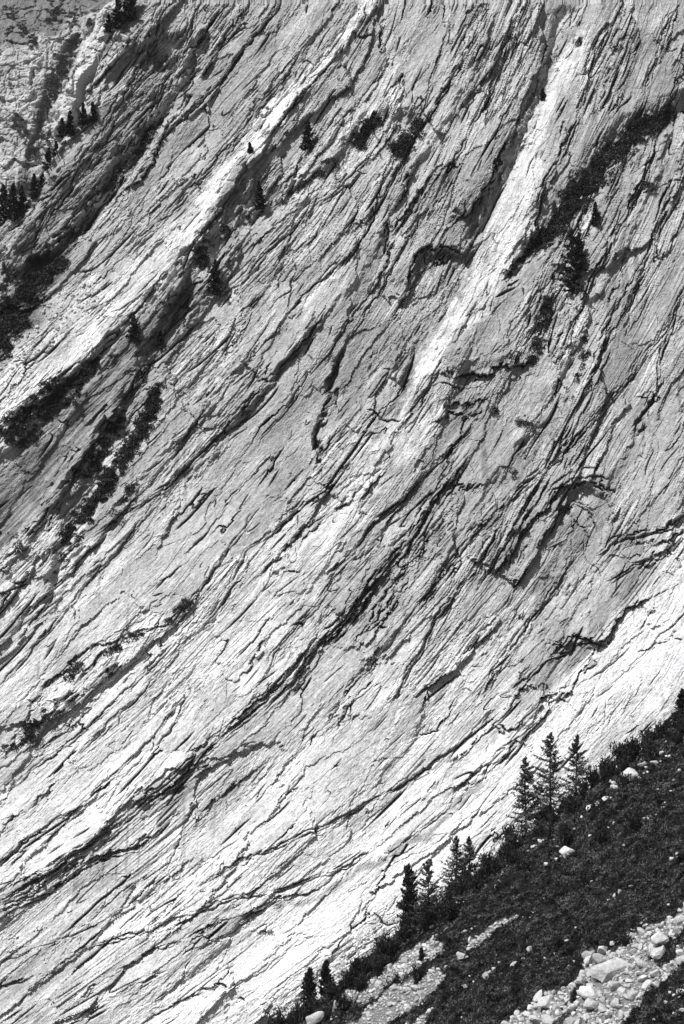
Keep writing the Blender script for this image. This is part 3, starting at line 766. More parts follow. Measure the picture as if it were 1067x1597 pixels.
# ------------------------------------------------------------------ the far cliff behind the crest, upper left
FAR_Y, FAR_T = 2000.0, 0.30
def PF(px, py):
    k = (CY - py) / F
    z = k * FAR_Y / (1 - FAR_T * k)
    return (px - CX) / F * (FAR_Y + FAR_T * z), z
fp = np.array([PF(-140, 560), PF(330, -130)])
FC = 1.0
fgx = np.arange(fp[0, 0], fp[1, 0], FC); fgz = np.arange(fp[0, 1], fp[1, 1], FC)
FX, FZ = [q.astype(np.float32) for q in np.meshgrid(fgx, fgz)]
FWX = FX + 8.0 * fbm(FX / 26, FZ / 26, 4, 401); FWZ = FZ + 8.0 * fbm(FX / 26, FZ / 26, 4, 403)
def fband(pts, edge=0.5):
    p = np.array([PF(q[0], q[1]) for q in pts]); w = np.array([q[2] for q in pts]) * FAR_Y / F
    best = np.full(FX.shape, 1e9, np.float32); ww = np.ones(FX.shape, np.float32)
    for k in range(len(p) - 1):
        dv = p[k + 1] - p[k]; L2 = (dv ** 2).sum()
        t = np.clip(((FWX - p[k, 0]) * dv[0] + (FWZ - p[k, 1]) * dv[1]) / L2, 0, 1)
        d = np.hypot(FWX - p[k, 0] - t * dv[0], FWZ - p[k, 1] - t * dv[1])
        m = d < best
        best = np.where(m, d, best); ww = np.where(m, w[k] + t * (w[k + 1] - w[k]), ww)
    return sstep(1 + edge, 1 - edge, best / ww)
FH = 9 * fbm(FX / 70, FZ / 90, 3, 411)
qf = FWZ / 26 + 0.7 * fbm(FX / 60, FZ / 40, 2, 413)
kf = np.floor(qf); ff = qf - kf
FH += (0.6 + 3.4 * rnd(kf, 415)) * (1 - ff) * -1 * sstep(0.0, 0.06, ff)
FH += 3.5 * np.abs(fbm(FX / 22, FZ / 45, 3, 417))
qf2 = FWX / 14 + 0.9 * fbm(FX / 30, FZ / 60, 3, 419)
FH += 1.2 * (qf2 - np.floor(qf2)) * sstep(-0.2, 0.3, noise(FX / 40, FZ / 40, 421))
def fcr(ax_, az_, seed, width, depth, mask):
    n = fbm(ax_, az_, 3, seed, 0.45)
    gr = np.hypot(np.gradient(n, axis=0), np.gradient(n, axis=1)) / FC + 1e-4
    return -depth * mask * np.exp(-(np.abs(n) / gr / width) ** 2)
FH += fcr(FX / 30, FZ / 14, 423, 0.5, 2.6, sstep(-0.2, 0.3, noise(FX / 20, FZ / 20, 425)))
FH += fcr(FX / 16, FZ / 34, 427, 0.5, 2.2, sstep(-0.1, 0.4, noise(FX / 20, FZ / 20, 429)))
FH += 1.0 * fbm(FX / 5, FZ / 5, 3, 431) + 0.10 * rng.normal(size=FX.shape)
(f1_, f2_, f3_), fu_, fv_, ff1, ff2, _ = fragments((FWX / 17).astype(np.float32), (FWZ / 11).astype(np.float32), 433)
FH += 5.0 * (f1_ - 0.5) + 0.35 * (f2_ - 0.5) * fu_ * 17 + 0.35 * (f3_ - 0.5) * fv_ * 11 - 2.0 * np.exp(-((ff2 - ff1) / 0.07) ** 2)
(f1_, f2_, f3_), fu_, fv_, ff1, ff2, _ = fragments((FWX / 5).astype(np.float32), (FWZ / 4).astype(np.float32), 435)
FH += 0.8 * (f1_ - 0.5) + 0.2 * (f2_ - 0.5) * fu_ * 5 - 0.5 * np.exp(-((ff2 - ff1) / 0.12) ** 2)
FT = 0.47 * (1 + 0.25 * fbm(FX / 25, FZ / 30, 3, 441) + 0.15 * fbm(FX / 4, FZ / 14, 3, 443))
streak = sstep(0.15, 0.5, fbm(FX / 5, FZ / 60, 2, 445)) * sstep(-0.1, 0.3, fbm(FX / 50, FZ / 50, 2, 447))
FT *= 1 - 0.3 * streak
m = fband([(230, -90, 14), (190, -20, 14), (165, 50, 16), (140, 95, 17), (122, 130, 15), (108, 165, 12), (100, 200, 8)])
FH += 18 * m; FT = FT * (1 - m) + 0.58 * m
m = fband([(118, 60, 7), (95, 110, 14), (78, 150, 18), (58, 190, 8), (50, 240, 6)], 0.8)
FH -= 4 * m; FT = FT * (1 - m) + 0.13 * m
m = fband([(20, 330, 10), (50, 240, 6), (60, 200, 6)], 0.8); FT = FT * (1 - m) + 0.14 * m
grass_far = sstep(-6, 8, FZ - np.interp(FX, [PF(-140, 0)[0], PF(0, 0)[0], PF(70, 0)[0], PF(110, 0)[0], PF(150, 0)[0], PF(330, 0)[0]], [PF(0, 95)[1], PF(0, 82)[1], PF(0, 62)[1], PF(0, 30)[1], PF(0, 5)[1], PF(0, -30)[1]]) + 10 * fbm(FX / 18, FZ / 18, 3, 449))
FT = FT * (1 - grass_far) + grass_far * (0.17 * (1 + 0.35 * fbm(FX / 8, FZ / 8, 3, 451)))
FY = FAR_Y + FAR_T * FZ - FH + grass_far * np.maximum(FZ - PF(0, 80)[1], 0) * 0.9
me = grid_mesh('far_cliff', FX, FY, FZ)
a = me.attributes.new('bed', 'FLOAT_VECTOR', 'POINT')
a.data.foreach_set('vector', np.stack([FZ / 3, FX / 3, FX * 0], -1).reshape(-1).astype(np.float32))
a = me.attributes.new('tone', 'FLOAT', 'POINT')
a.data.foreach_set('value', np.clip(FT, 0.05, 0.7).reshape(-1).astype(np.float32))
o = link('far_cliff', me, None, rock_material('far_limestone', True, None, 0.35))
tag(o, 'hazy distant cliff with bulging blocks and a grassy top behind the crest', 'cliff', kind='structure')
def far_at(px, py):
    x, z = PF(px, py)
    i = int(np.clip((x - fgx[0]) / FC, 0, len(fgx) - 1)); j = int(np.clip((z - fgz[0]) / FC, 0, len(fgz) - 1))
    return np.array([x, FY[j, i], z])

# ------------------------------------------------------------------ the dark slope in front, lower right
SB, SC, SY, S0 = 0.766, 0.5, 420.0, -31.4 - 0.766 * 52.5
def slope_z(x, y):
    d = np.maximum(np.asarray(y, float) - SY + 6, 0)
    base = S0 + SB * x + SC * (y - SY)
    return base - 0.035 * d ** 2 + 0.9 * fbm(np.asarray(x) / 14, np.asarray(y) / 14, 2, 501) + 0.35 * fbm(np.asarray(x) / 3.5, np.asarray(y) / 3.5, 2, 503)
def PS(px, py):
    """photograph pixel -> point on the slope"""
    kx = (px - CX) / F; kz = (CY - py) / F
    y = -(S0 - SC * SY) / (SC + SB * kx - kz)
    y = min(max(y, 250.0), SY - 2)
    for _ in range(25):
        z = float(slope_z(np.array([kx * y]), np.array([y]))[0])
        y = min(max(y + 0.6 * (kz * y - z), 250.0), SY + 4)
    return np.array([kx * y, y, float(slope_z(np.array([kx * y]), np.array([y]))[0])])

FIELDS = [  # scree and boulder fields lying on the slope
    ([(775, 1615), (841, 1555), (881, 1545), (917, 1523), (927, 1487), (957, 1477), (1005, 1455), (1067, 1418), (1110, 1390), (1110, 1480), (1067, 1512), (1013, 1553), (982, 1578), (950, 1615)], 'F1'),
    ([(560, 1552), (600, 1510), (640, 1485), (688, 1461), (695, 1475), (650, 1520), (600, 1550), (570, 1567)], 'F2'),
    ([(540, 1605), (580, 1570), (625, 1547), (655, 1536), (677, 1518), (706, 1514), (700, 1530), (665, 1550), (640, 1568), (600, 1600)], 'F3'),
    ([(632, 1600), (650, 1585), (674, 1576), (668, 1588), (650, 1600)], 'F4'),
    ([(730, 1478), (748, 1455), (775, 1441), (817, 1424), (812, 1436), (775, 1458), (745, 1482)], 'F5'),
    ([(962, 1465), (985, 1450), (1006, 1438), (1003, 1448), (975, 1466)], 'F6'),
    ([(512, 1572), (535, 1556), (560, 1550), (545, 1568), (520, 1580)], 'F7'),
]
ISLANDS = [[(1018, 1505), (1030, 1482), (1067, 1465), (1067, 1478), (1045, 1497)], [(860, 1590), (870, 1574), (888, 1578), (884, 1597)], [(884, 1563), (895, 1548), (906, 1550), (892, 1567)]]
def inside(poly, x, y):
    c = np.zeros(np.shape(x), bool)
    n = len(poly)
    for i in range(n):
        (x0, y0), (x1, y1) = poly[i][:2], poly[(i + 1) % n][:2]
        hit = ((y0 > y) != (y1 > y)) & (x < (x1 - x0) * (y - y0) / (y1 - y0 + 1e-12) + x0)
        c ^= hit
    return c
fpolys = [np.array([PS(*p)[:2] for p in poly]) for poly, _ in FIELDS]
ipolys = [np.array([PS(*p)[:2] for p in poly]) for poly in ISLANDS]
def in_one(p, x, y):
    return inside(p, x + 0.8 * noise(x / 1.5, y / 1.5, 511) + 1.4 * noise(x / 4.5, y / 4.5, 515), y + 1.1 * noise(x / 1.5 + 7, y / 1.5, 513) + 2.2 * noise(x / 4.5, y / 4.5, 517))
def in_field(x, y):
    xx_ = x + 0.8 * noise(x / 1.5, y / 1.5, 511) + 1.4 * noise(x / 4.5, y / 4.5, 515); yy_ = y + 1.1 * noise(x / 1.5 + 7, y / 1.5, 513) + 2.2 * noise(x / 4.5, y / 4.5, 517)
    c = np.zeros(np.shape(x), bool)
    for p in fpolys:
        c |= inside(p, xx_, yy_)
    for p in ipolys:
        c &= ~inside(p, xx_, yy_)
    return c

def hummocks(x, y):
    """cushion-shaped humps of heath and dwarf shrubs growing on the slope"""
    x = np.asarray(x, np.float32); y = np.asarray(y, np.float32)
    wx = x + 0.35 * noise(x / 0.9, y / 0.9, 541); wy = y + 0.35 * noise(x / 0.9, y / 0.9, 543)
    ra, _, _, fa, _, _ = fragments(wx / 1.7, wy / 2.0, 545)
    rb, _, _, fb, _, _ = fragments(wx / 0.75, wy / 0.85, 547)
    sz = sstep(-0.4, 0.4, fbm(x / 7, y / 7, 3, 549))
    h = (0.25 + 0.75 * ra[0]) * 0.95 * sz * np.sqrt(np.clip(1 - (fa / 0.62) ** 2, 0, 1)) + (0.2 + 0.8 * rb[0]) * 0.38 * np.sqrt(np.clip(1 - (fb / 0.6) ** 2, 0, 1))
    return h * (~in_field(x, y))
sx = axis(-70, -24, 64, 115, 0.32, 2.0); sy = axis(255, 328, 430, 470, 0.34, 2.0)
SXg, SYg = np.meshgrid(sx, sy)
SZg = slope_z(SXg, SYg) + hummocks(SXg.ravel(), SYg.ravel()).reshape(SXg.shape)
me = grid_mesh('slope', SXg, SYg, SZg)
stone_ground = in_field(SXg.ravel(), SYg.ravel()).astype(np.float32)
a = me.attributes.new('tone', 'FLOAT', 'POINT')
a.data.foreach_set('value', (0.010 * (1 + 0.9 * fbm(SXg.ravel() / 3, SYg.ravel() / 3, 3, 551)) + 0.17 * stone_ground).astype(np.float32))
a = me.attributes.new('bed', 'FLOAT_VECTOR', 'POINT')
a.data.foreach_set('vector', np.stack([SXg, SYg, SZg], -1).reshape(-1).astype(np.float32))
o = link('slope', me, None, rock_material('slope_soil', True, None, 1.0))
tag(o, 'steep dark mountain slope in the lower right', 'slope', kind='structure')

# valley ground far below, so that the place goes on out of the frame
me = bpy.data.meshes.new('valley_ground')
raw_mesh(me, np.array([-900, -300, -260, 900, -300, -260, 900, 900, -260, -900, 900, -260], np.float32), np.array([[0, 1, 2, 3]]))
o = link('valley_ground', me, None, rock_material('valley_soil', False, 0.09, 0.05))
tag(o, 'valley ground below the slope', 'ground', kind='structure')

# ------------------------------------------------------------------ leaves
def leaf_material(name, tone, var=0.5, nscale=0.4, lo=0.40, hi=0.60, stretch=1.0):
    """leaves of one tone, differing from plant to plant (noise) and from leaf to leaf (random)"""
    m, nt, b = mat_base(name)
    lk = nt.links.new
    co = N(nt, 'ShaderNodeTexCoord')
    n = N(nt, 'ShaderNodeTexNoise'); n.inputs['Scale'].default_value = nscale; n.inputs['Detail'].default_value = 4; n.inputs['Roughness'].default_value = 0.65
    mp = N(nt, 'ShaderNodeMapping'); mp.inputs['Scale'].default_value = (stretch, 1, 1)
    lk(co.outputs['Object'], mp.inputs[0]); lk(mp.outputs[0], n.inputs['Vector'])
    g = N(nt, 'ShaderNodeNewGeometry')
    r0 = N(nt, 'ShaderNodeMapRange'); r0.inputs['From Min'].default_value = lo; r0.inputs['From Max'].default_value = hi
    r0.inputs['To Min'].default_value = tone * (1 - var); r0.inputs['To Max'].default_value = tone * (1 + var)
    lk(n.outputs['Fac'], r0.inputs[0])
    r1 = N(nt, 'ShaderNodeMapRange'); r1.inputs['To Min'].default_value = 0.5; r1.inputs['To Max'].default_value = 1.5
    lk(g.outputs['Random Per Island'], r1.inputs[0])
    r = N(nt, 'ShaderNodeMath', operation='MULTIPLY'); lk(r0.outputs[0], r.inputs[0]); lk(r1.outputs[0], r.inputs[1])
    cc = N(nt, 'ShaderNodeCombineColor')
    for i in range(3):
        lk(r.outputs[0], cc.inputs[i])
    lk(cc.outputs[0], b.inputs['Base Color'])
    b.inputs['Roughness'].default_value = 0.7
    b.inputs['Specular IOR Level'].default_value = 0.15
    return m
MAT_COVER = leaf_material('dwarf_shrub_leaves', 0.046, 0.95, 0.7, 0.44, 0.62, 0.5)
MAT_GRASS = leaf_material('dry_grass', 0.065, 0.7, 0.6, 0.42, 0.6, 0.4)
MAT_BUSH = leaf_material('bush_leaves', 0.026, 0.6)
MAT_THICKET = leaf_material('mountain_pine_needles', 0.022, 0.6)
MAT_LARCH = leaf_material('larch_needles', 0.042, 0.6)
MAT_SPRUCE = leaf_material('spruce_needles', 0.018, 0.6)
MAT_BARK = rock_material('bark', False, 0.06, 3.0)

def quads(cen, u, v):
    """leaf quads: centres, half axes -> vertex and face arrays"""
    n = len(cen)
    co = np.stack([cen - u - v, cen + u - v, cen + u * 0.55 + v, cen - u * 0.55 + v], 1).reshape(-1)
    return co.astype(np.float32), np.arange(4 * n, dtype=np.int32).reshape(n, 4)

def unit(a):
    return a / (np.linalg.norm(a, axis=-1, keepdims=True) + 1e-9)

def rand_dir(n, r=rng):
    return unit(r.normal(size=(n, 3)))

def leaf_obj(name, parent, mat, cen, size, up=None, r=rng, aspect=0.6, nrm=None):
    n = len(cen)
    d = rand_dir(n, r)
    if nrm is not None:                       # leaves lie roughly along the surface of their cushion
        nn = unit(nrm + 0.75 * rand_dir(n, r))
        d = unit(np.cross(nn, d)); w = np.cross(nn, d)
    else:
        if up is not None:
            d = unit(d + up)
        w = unit(np.cross(d, rand_dir(n, r)))
    size = np.broadcast_to(size, (n,))[:, None] * r.uniform(0.6, 1.4, (n, 1))
    co, fc = quads(cen, w * size * aspect, d * size)
    me = bpy.data.meshes.new(name)
    raw_mesh(me, co, fc)
    return link(name, me, parent, mat)

# dwarf shrubs covering the slope
def scatter(n, x0, x1, y0, y1):
    x = rng.uniform(x0, x1, n); y = rng.uniform(y0, y1, n)
    z = slope_z(x, y)
    px = CX + F * x / y; py = CY - F * z / y
    ok = (px > -60) & (px < 1150) & (py < 1680) & (y < SY + 8)
    return x[ok], y[ok], z[ok]
x, y, z = scatter(300000, -22, 62, 330, 428)
ok = ~in_field(x, y)
e_ = 0.12
h0 = hummocks(x, y); hx = (hummocks(x + e_, y) - h0) / e_ + SB; hy = (hummocks(x, y + e_) - h0) / e_ + SC
isgrass = (fbm(x / 6 + 31, y / 6, 3, 527) > 0.2) & (rng.uniform(size=len(x)) < 0.6) & (h0 < 0.3)
a_ = ok & ~isgrass
nn_ = unit(np.stack([-np.clip(hx, -3, 3), -np.clip(hy, -3, 3), np.ones_like(hx)], -1))[a_]
c = np.stack([x, y, z + h0], -1)[a_] + nn_ * rng.uniform(0.0, 0.14, (a_.sum(), 1))
cx_, cy_, cz_ = scatter(13000, -22, 62, 330, 428)
keep = (~in_field(cx_, cy_)) & (rng.uniform(size=len(cx_)) < 0.25 + 0.75 * sstep(-0.25, 0.25, fbm(cx_ / 5, cy_ / 5, 3, 529)))
cx_, cy_, cz_ = cx_[keep], cy_[keep], cz_[keep] + hummocks(cx_[keep], cy_[keep]) * 0.8
allc = [c]; alln = [nn_]
hs = 0.25 + 0.55 * rng.uniform(size=len(cx_)) ** 1.5
for x0, y0, z0, R in zip(cx_, cy_, cz_, hs):
    m_ = int(16 + 16 * R)
    t = rng.uniform(0.1, 1.0, m_); d = rand_dir(m_); d[:, 2] = 0
    allc.append(np.array([x0, y0, z0]) + np.stack([d[:, 0] * R * 0.65 * t ** 0.5, d[:, 1] * R * 0.65 * t ** 0.5, t * R * 1.3], -1))
    alln.append(unit(rand_dir(m_) + 0.8 * d))
c = np.concatenate(allc); nn_ = np.concatenate(alln)
o = leaf_obj('dwarf_shrubs', None, MAT_COVER, c, 0.135, None, aspect=0.6, nrm=nn_)
tag(o, 'dense dark dwarf shrubs and heath covering the slope', 'ground cover', kind='stuff')
z = z + h0
b_ = ok & isgrass
c = np.stack([x, y, z], -1)[b_]
c[:, 2] += 0.22 * rng.uniform(0.3, 1.0, len(c))
o = leaf_obj('grass', None, MAT_GRASS, c, 0.22, np.array([0, 0, 2.0]), aspect=0.22)
tag(o, 'coarse grass growing between the dwarf shrubs', 'grass', kind='stuff')

# ------------------------------------------------------------------ shrub thickets on the rock face
def thicket(pts, label, density=1.0, leaf=0.205, rad=(0.55, 1.55), name='shrub_thicket', mat=None):
    p = PWs(pts); w = np.array([q[2] for q in pts]) * MPP
    seg = np.hypot(*(p[1:] - p[:-1]).T); cum = np.concatenate([[0], np.cumsum(seg)])
    area = float(np.sum(seg * (w[1:] + w[:-1])))
    n = max(3, int(area * 1.1 * density))
    t = rng.uniform(0, cum[-1], n)
    bx = np.interp(t, cum, p[:, 0]); bz = np.interp(t, cum, p[:, 1]); bw_ = np.interp(t, cum, w)
    k = np.clip(np.searchsorted(cum, t) - 1, 0, len(seg) - 1)
    dv = (p[1:] - p[:-1]) / seg[:, None]
    off = rng.normal(size=n) * 0.55 * bw_
    off = np.clip(off, -1.2 * bw_, 1.2 * bw_)
    cx_ = bx - dv[k, 1] * off; cz_ = bz + dv[k, 0] * off
    keep = fbm(cx_ / 3, cz_ / 3, 2, 541) > -0.35
    cx_, cz_ = cx_[keep], cz_[keep]
    base = wall_at(cx_, cz_)
    allc = []; alln = []
    for b0 in base:
        R = rng.uniform(*rad); m_ = int(27 * R * R + 14)
        d = rand_dir(m_); d[:, 1] = -np.abs(d[:, 1]) * 0.9 + 0.2
        d[:, 2] = np.where(d[:, 2] < -0.2, -d[:, 2], d[:, 2])
        r_ = R * rng.uniform(0.65, 1.08, (m_, 1))
        allc.append(b0 + d * r_ * np.array([1.0, 0.8, 0.85]) + np.array([0, -0.1, 0.15])); alln.append(d)
    c = np.concatenate(allc)
    o = leaf_obj(name, None, mat or MAT_THICKET, c, leaf, None, aspect=0.5, nrm=np.concatenate(alln))
    tag(o, label, 'shrubs', kind='stuff')
    return o
THICKETS = [
    ([(1052, 168, 8), (1010, 200, 15), (960, 245, 20), (910, 300, 22), (880, 340, 18), (850, 370, 14), (825, 392, 9)], 'broad dark shrub band filling the diagonal gully on the upper right', 2.4),
    ([(820, 396, 5), (805, 412, 5), (790, 428, 4)], 'thin tail of shrubs at the foot of the upper right gully', 2.0),
    ([(10, 690, 18), (40, 660, 28), (90, 615, 20), (125, 590, 10), (150, 565, 5)], 'dark shrubs on the ledge under the bright diagonal rib, left edge', 2.2),
    ([(118, 580, 5), (122, 615, 6), (112, 640, 5)], 'tuft of shrubs hanging beside the grey overhanging wall', 1.0),
    ([(190, 640, 9), (165, 690, 14), (140, 740, 10), (112, 742, 6)], 'left shrub strip on the diagonal ledge below the grey wall', 2.0),
    ([(252, 600, 7), (225, 660, 11), (190, 720, 12), (150, 780, 13), (115, 828, 15), (98, 848, 9)], 'long shrub strip running down the diagonal ledge', 2.2),
    ([(206, 760, 7), (188, 785, 6), (175, 800, 5)], 'small shrub patch right of the long strip', 1.0),
    ([(655, 190, 8), (640, 222, 14), (612, 242, 12)], 'dark shrubs below the pale triangle of rock, upper centre', 2.2),
    ([(618, 205, 8), (592, 188, 13), (565, 205, 8), (560, 235, 6)], 'arched shrub patch at the upper centre', 2.0),
    ([(320, 368, 8), (310, 395, 13), (316, 420, 6)], 'dark bush clump in the crack left of the upper centre', 2.0),
    ([(348, 330, 5), (345, 350, 6), (352, 375, 4)], 'narrow shrub streak in the crack above the bush clump', 1.0),
    ([(475, 288, 8), (450, 312, 9), (420, 322, 7)], 'low shrubs on the ledge right of the lone spruce', 0.7),
    ([(530, 245, 8), (505, 268, 7), (480, 285, 6)], 'patchy shrubs on the upper ledge', 0.6),
    ([(400, 335, 4), (375, 352, 5), (360, 366, 3)], 'thin shrub line below the lone spruce', 0.8),
    ([(-15, 540, 26), (15, 495, 26), (45, 455, 18), (75, 430, 9), (105, 410, 5)], 'dark shrubs above the pale scree fan on the left edge', 2.0),
    ([(-5, 560, 12), (20, 535, 8), (45, 500, 6)], 'scattered shrubs beside the scree fan', 1.0),
    ([(296, 935, 5), (278, 960, 8), (262, 972, 5)], 'dark shrub specks on the pale rib, lower left', 0.8),
    ([(225, 992, 5), (200, 1003, 7), (165, 1022, 5)], 'shrubs in the crack behind the curved slab', 0.8),
    ([(80, 1110, 6), (58, 1130, 9), (35, 1165, 8), (8, 1165, 7)], 'dark shrubs below the small white slab, left edge', 0.9),
    ([(140, 1030, 5), (118, 1045, 6), (108, 1062, 4)], 'little shrubs above the small white slab', 0.8),
    ([(858, 465, 6), (850, 500, 7), (842, 535, 7), (828, 570, 7)], 'shrub streak in the crack right of the white chute', 1.1),
    ([(905, 520, 5), (918, 545, 9), (905, 580, 6), (890, 625, 4)], 'speckled shrubs in the thin beds on the right', 0.5),
    ([(803, 735, 3), (800, 750, 4)], 'tiny dark bush above the folded arch', 1.2),
    ([(98, 870, 6), (84, 895, 6)], 'small bushes at the lower end of the diagonal ledge', 1.0),
    ([(34, 855, 4), (28, 862, 4)], 'little bush near the left edge', 1.2),
    ([(15, 920, 6), (4, 948, 8)], 'bush at the left edge under a ledge', 1.0),
    ([(250, 180, 7), (226, 214, 11), (195, 262, 12), (165, 298, 8)], 'grassy scrub in the dark gully below the left buttress', 0.6),
    ([(90, 380, 4), (40, 420, 6), (-10, 455, 8)], 'scrub along the foot of the left buttress', 0.6),
    ([(1000, 300, 4), (980, 312, 4), (1010, 290, 3)], 'shrubs in the short crack on the right edge', 0.8),
    ([(905, 60, 4), (898, 75, 5)], 'shrub at the head of the white chute', 0.6),
    ([(955, 75, 5), (975, 80, 5)], 'small shrubs on the upper right wall', 0.8),
    ([(760, 635, 3), (810, 660, 5), (830, 665, 4)], 'shrubs below the square overhang', 0.7),
]
for t_ in THICKETS:
    thicket(t_[0], t_[1], t_[2])

# ------------------------------------------------------------------ trees
def prism(a, b, ra, rb, sides=5):
    d = unit(b - a); s = unit(np.cross(d, np.array([0.3, 0.9, 0.2]))); t = np.cross(d, s)
    an = np.arange(sides) * 2 * np.pi / sides
    ring = np.cos(an)[:, None] * s + np.sin(an)[:, None] * t
    co = np.concatenate([a + ring * ra, b + ring * rb])
    fc = np.array([[i, (i + 1) % sides, sides + (i + 1) % sides, sides + i] for i in range(sides)])
    return co, fc

def join(parts):
    cs, fs, k = [], [], 0
    for c, f in parts:
        cs.append(c); fs.append(f + k); k += len(c)
    return np.concatenate(cs).reshape(-1), np.concatenate(fs)

def mesh_obj(name, parent, mat, parts):
    co, fc = join(parts)
    me = bpy.data.meshes.new(name)
    raw_mesh(me, co, fc)
    return link(name, me, parent, mat)

def conifer(name, label, cat, base, h, kind, seed, group=None, detail=1.0):
    r = np.random.default_rng(seed)
    root = bpy.data.objects.new(name, None); COL.objects.link(root)
    root.location = base.tolist(); root.empty_display_size = 0.5
    tag(root, label, cat, group)
    lean = np.array([r.normal() * 0.015, r.normal() * 0.015, 1.0])
    top = lean * h
    tr = []
    nseg = 6
    for i in range(nseg):
        f0, f1 = i / nseg, (i + 1) / nseg
        rad = lambda f: h * 0.014 * (1 - f) ** 0.8 + 0.012
        w0 = np.array([np.sin(f0 * 5 + seed), np.cos(f0 * 4 + seed), 0]) * h * 0.006
        w1 = np.array([np.sin(f1 * 5 + seed), np.cos(f1 * 4 + seed), 0]) * h * 0.006
        tr.append(prism(top * f0 + w0 - (0.4 * lean if i == 0 else 0), top * f1 + w1, rad(f0), rad(f1), 6))
    mesh_obj('trunk', root, MAT_BARK, tr)
    if kind == 'larch':
        nb, lo, wid, droop, per, leaf, asp = int(115 * detail), 0.06, 0.33, -0.16, 56, 0.10, 0.36
    elif kind == 'pine':
        nb, lo, wid, droop, per, leaf, asp = int(110 * detail), 0.04, 0.25, 0.35, 46, 0.15, 0.35
    else:
        nb, lo, wid, droop, per, leaf, asp = int(90 * detail), 0.03, 0.26, -0.18, 32, 0.19, 0.5
    br, cen, up = [], [], []
    side_bias = r.uniform(0, 2 * np.pi)
    for i in range(nb):
        f = lo + (0.985 - lo) * ((i + r.uniform(0, 1)) / nb) ** 0.92
        az = r.uniform(0, 2 * np.pi)
        prof = (1 - f) ** (0.85 if kind != 'pine' else 0.6) * (0.75 + 0.25 * min(1, f / 0.18))
        Lb = h * wid * prof * r.uniform(0.55, 1.25) * (1 + 0.18 * math.cos(az - side_bias)) + 0.12
        if kind == 'larch' and r.uniform() < 0.12:
            Lb *= 0.35
        d = np.array([math.cos(az), math.sin(az), droop + 0.5 * f + r.normal() * 0.08])
        d = unit(d)
        p0 = top * f + np.array([np.sin(f * 5 + seed), np.cos(f * 4 + seed), 0]) * h * 0.006
        sag = -0.10 * Lb if kind != 'pine' else 0.12 * Lb
        ts = [0, 0.5, 1.0]
        pt = [p0 + d * Lb * t + np.array([0, 0, 1]) * (sag * math.sin(t * math.pi) * 1.0 + (0.12 * Lb * t * t)) for t in ts]
        br.append(prism(pt[0], pt[1], 0.006 * h * (1 - f) + 0.012, 0.014, 3))
        br.append(prism(pt[1], pt[2], 0.014, 0.006, 3))
        n_ = max(4, int(per * (0.35 + Lb / (h * wid))))
        t = r.uniform(0.12, 1.02, n_) ** 0.8
        pos = p0 + d * Lb * t[:, None] + np.array([0, 0, 1]) * (sag * np.sin(t * np.pi) + 0.12 * Lb * t * t)[:, None]
        perp = unit(np.cross(d, [0, 0, 1]))
        spread = Lb * 0.26 * (1 - 0.65 * t) + 0.04
        pos = pos + perp * (r.normal(size=n_) * spread * 0.7)[:, None]
        pos[:, 2] += r.normal(size=n_) * 0.05 - (np.abs(r.normal(size=n_)) * 0.10 if kind != 'pine' else -np.abs(r.normal(size=n_)) * 0.06)
        cen.append(pos); up.append(np.repeat(d[None] * (0.8 if kind != 'pine' else 0.5) + np.array([[0, 0, -0.3 if kind != 'pine' else 0.9]]), n_, 0))
    mesh_obj('branches', root, MAT_BARK, br)['kind'] = 'stuff'
    cen = np.concatenate(cen); up = np.concatenate(up)
    sc = leaf * (h / 12.0) ** 0.55
    leaf_obj('crown', root, MAT_LARCH if kind == 'larch' else MAT_SPRUCE, cen, sc * 1.5, up * 1.2, r, asp)['kind'] = 'stuff'
    return root

FRONT = [  # base px, base py, height px
    ('larch_tree', 'leftmost and broadest of the three larches on the slope crest', 'larch', 820, 1297, 122),
    ('larch_tree', 'tallest middle larch of the three on the slope crest', 'larch', 860, 1268, 130),
    ('larch_tree', 'right larch of the three, beside the tall thin middle one', 'larch', 899, 1238, 98),
    ('larch_tree', 'sparse larch with thin pointed crown in the middle pair on the crest', 'larch', 712, 1392, 82),
    ('larch_tree', 'small thin larch, right one of the middle pair on the crest', 'larch', 733, 1372, 66),
    ('pine_tree', 'dense dark pine with upswept tufts next to a bare larch', 'pine', 638, 1450, 96),
    ('larch_tree', 'wispy larch just right of the dense dark pine', 'larch', 668, 1452, 100),
    ('pine_tree', 'left of the two small dark pines at the bottom of the crest', 'pine', 484, 1572, 60),
    ('pine_tree', 'right of the two small dark pines at the bottom of the crest', 'pine', 507, 1556, 56),
    ('spruce_tree', 'spruce tip cut by the right edge of the picture on the crest', 'spruce', 1064, 1118, 50),
    ('pine_tree', 'tiny dark pine standing by the scree strip on the slope', 'pine', 657, 1500, 20),
]
for i, (nm, lab, kd, px, py, hp) in enumerate(FRONT):
    b0 = PS(px, py)
    conifer(nm, lab, 'tree', b0 - np.array([0, 0, 0.1]), (1.14 if kd == 'larch' else 1.05) * hp * b0[1] / F, kd, 900 + i, 'conifers along the crest of the dark slope', 1.0 if hp > 40 else 0.4)

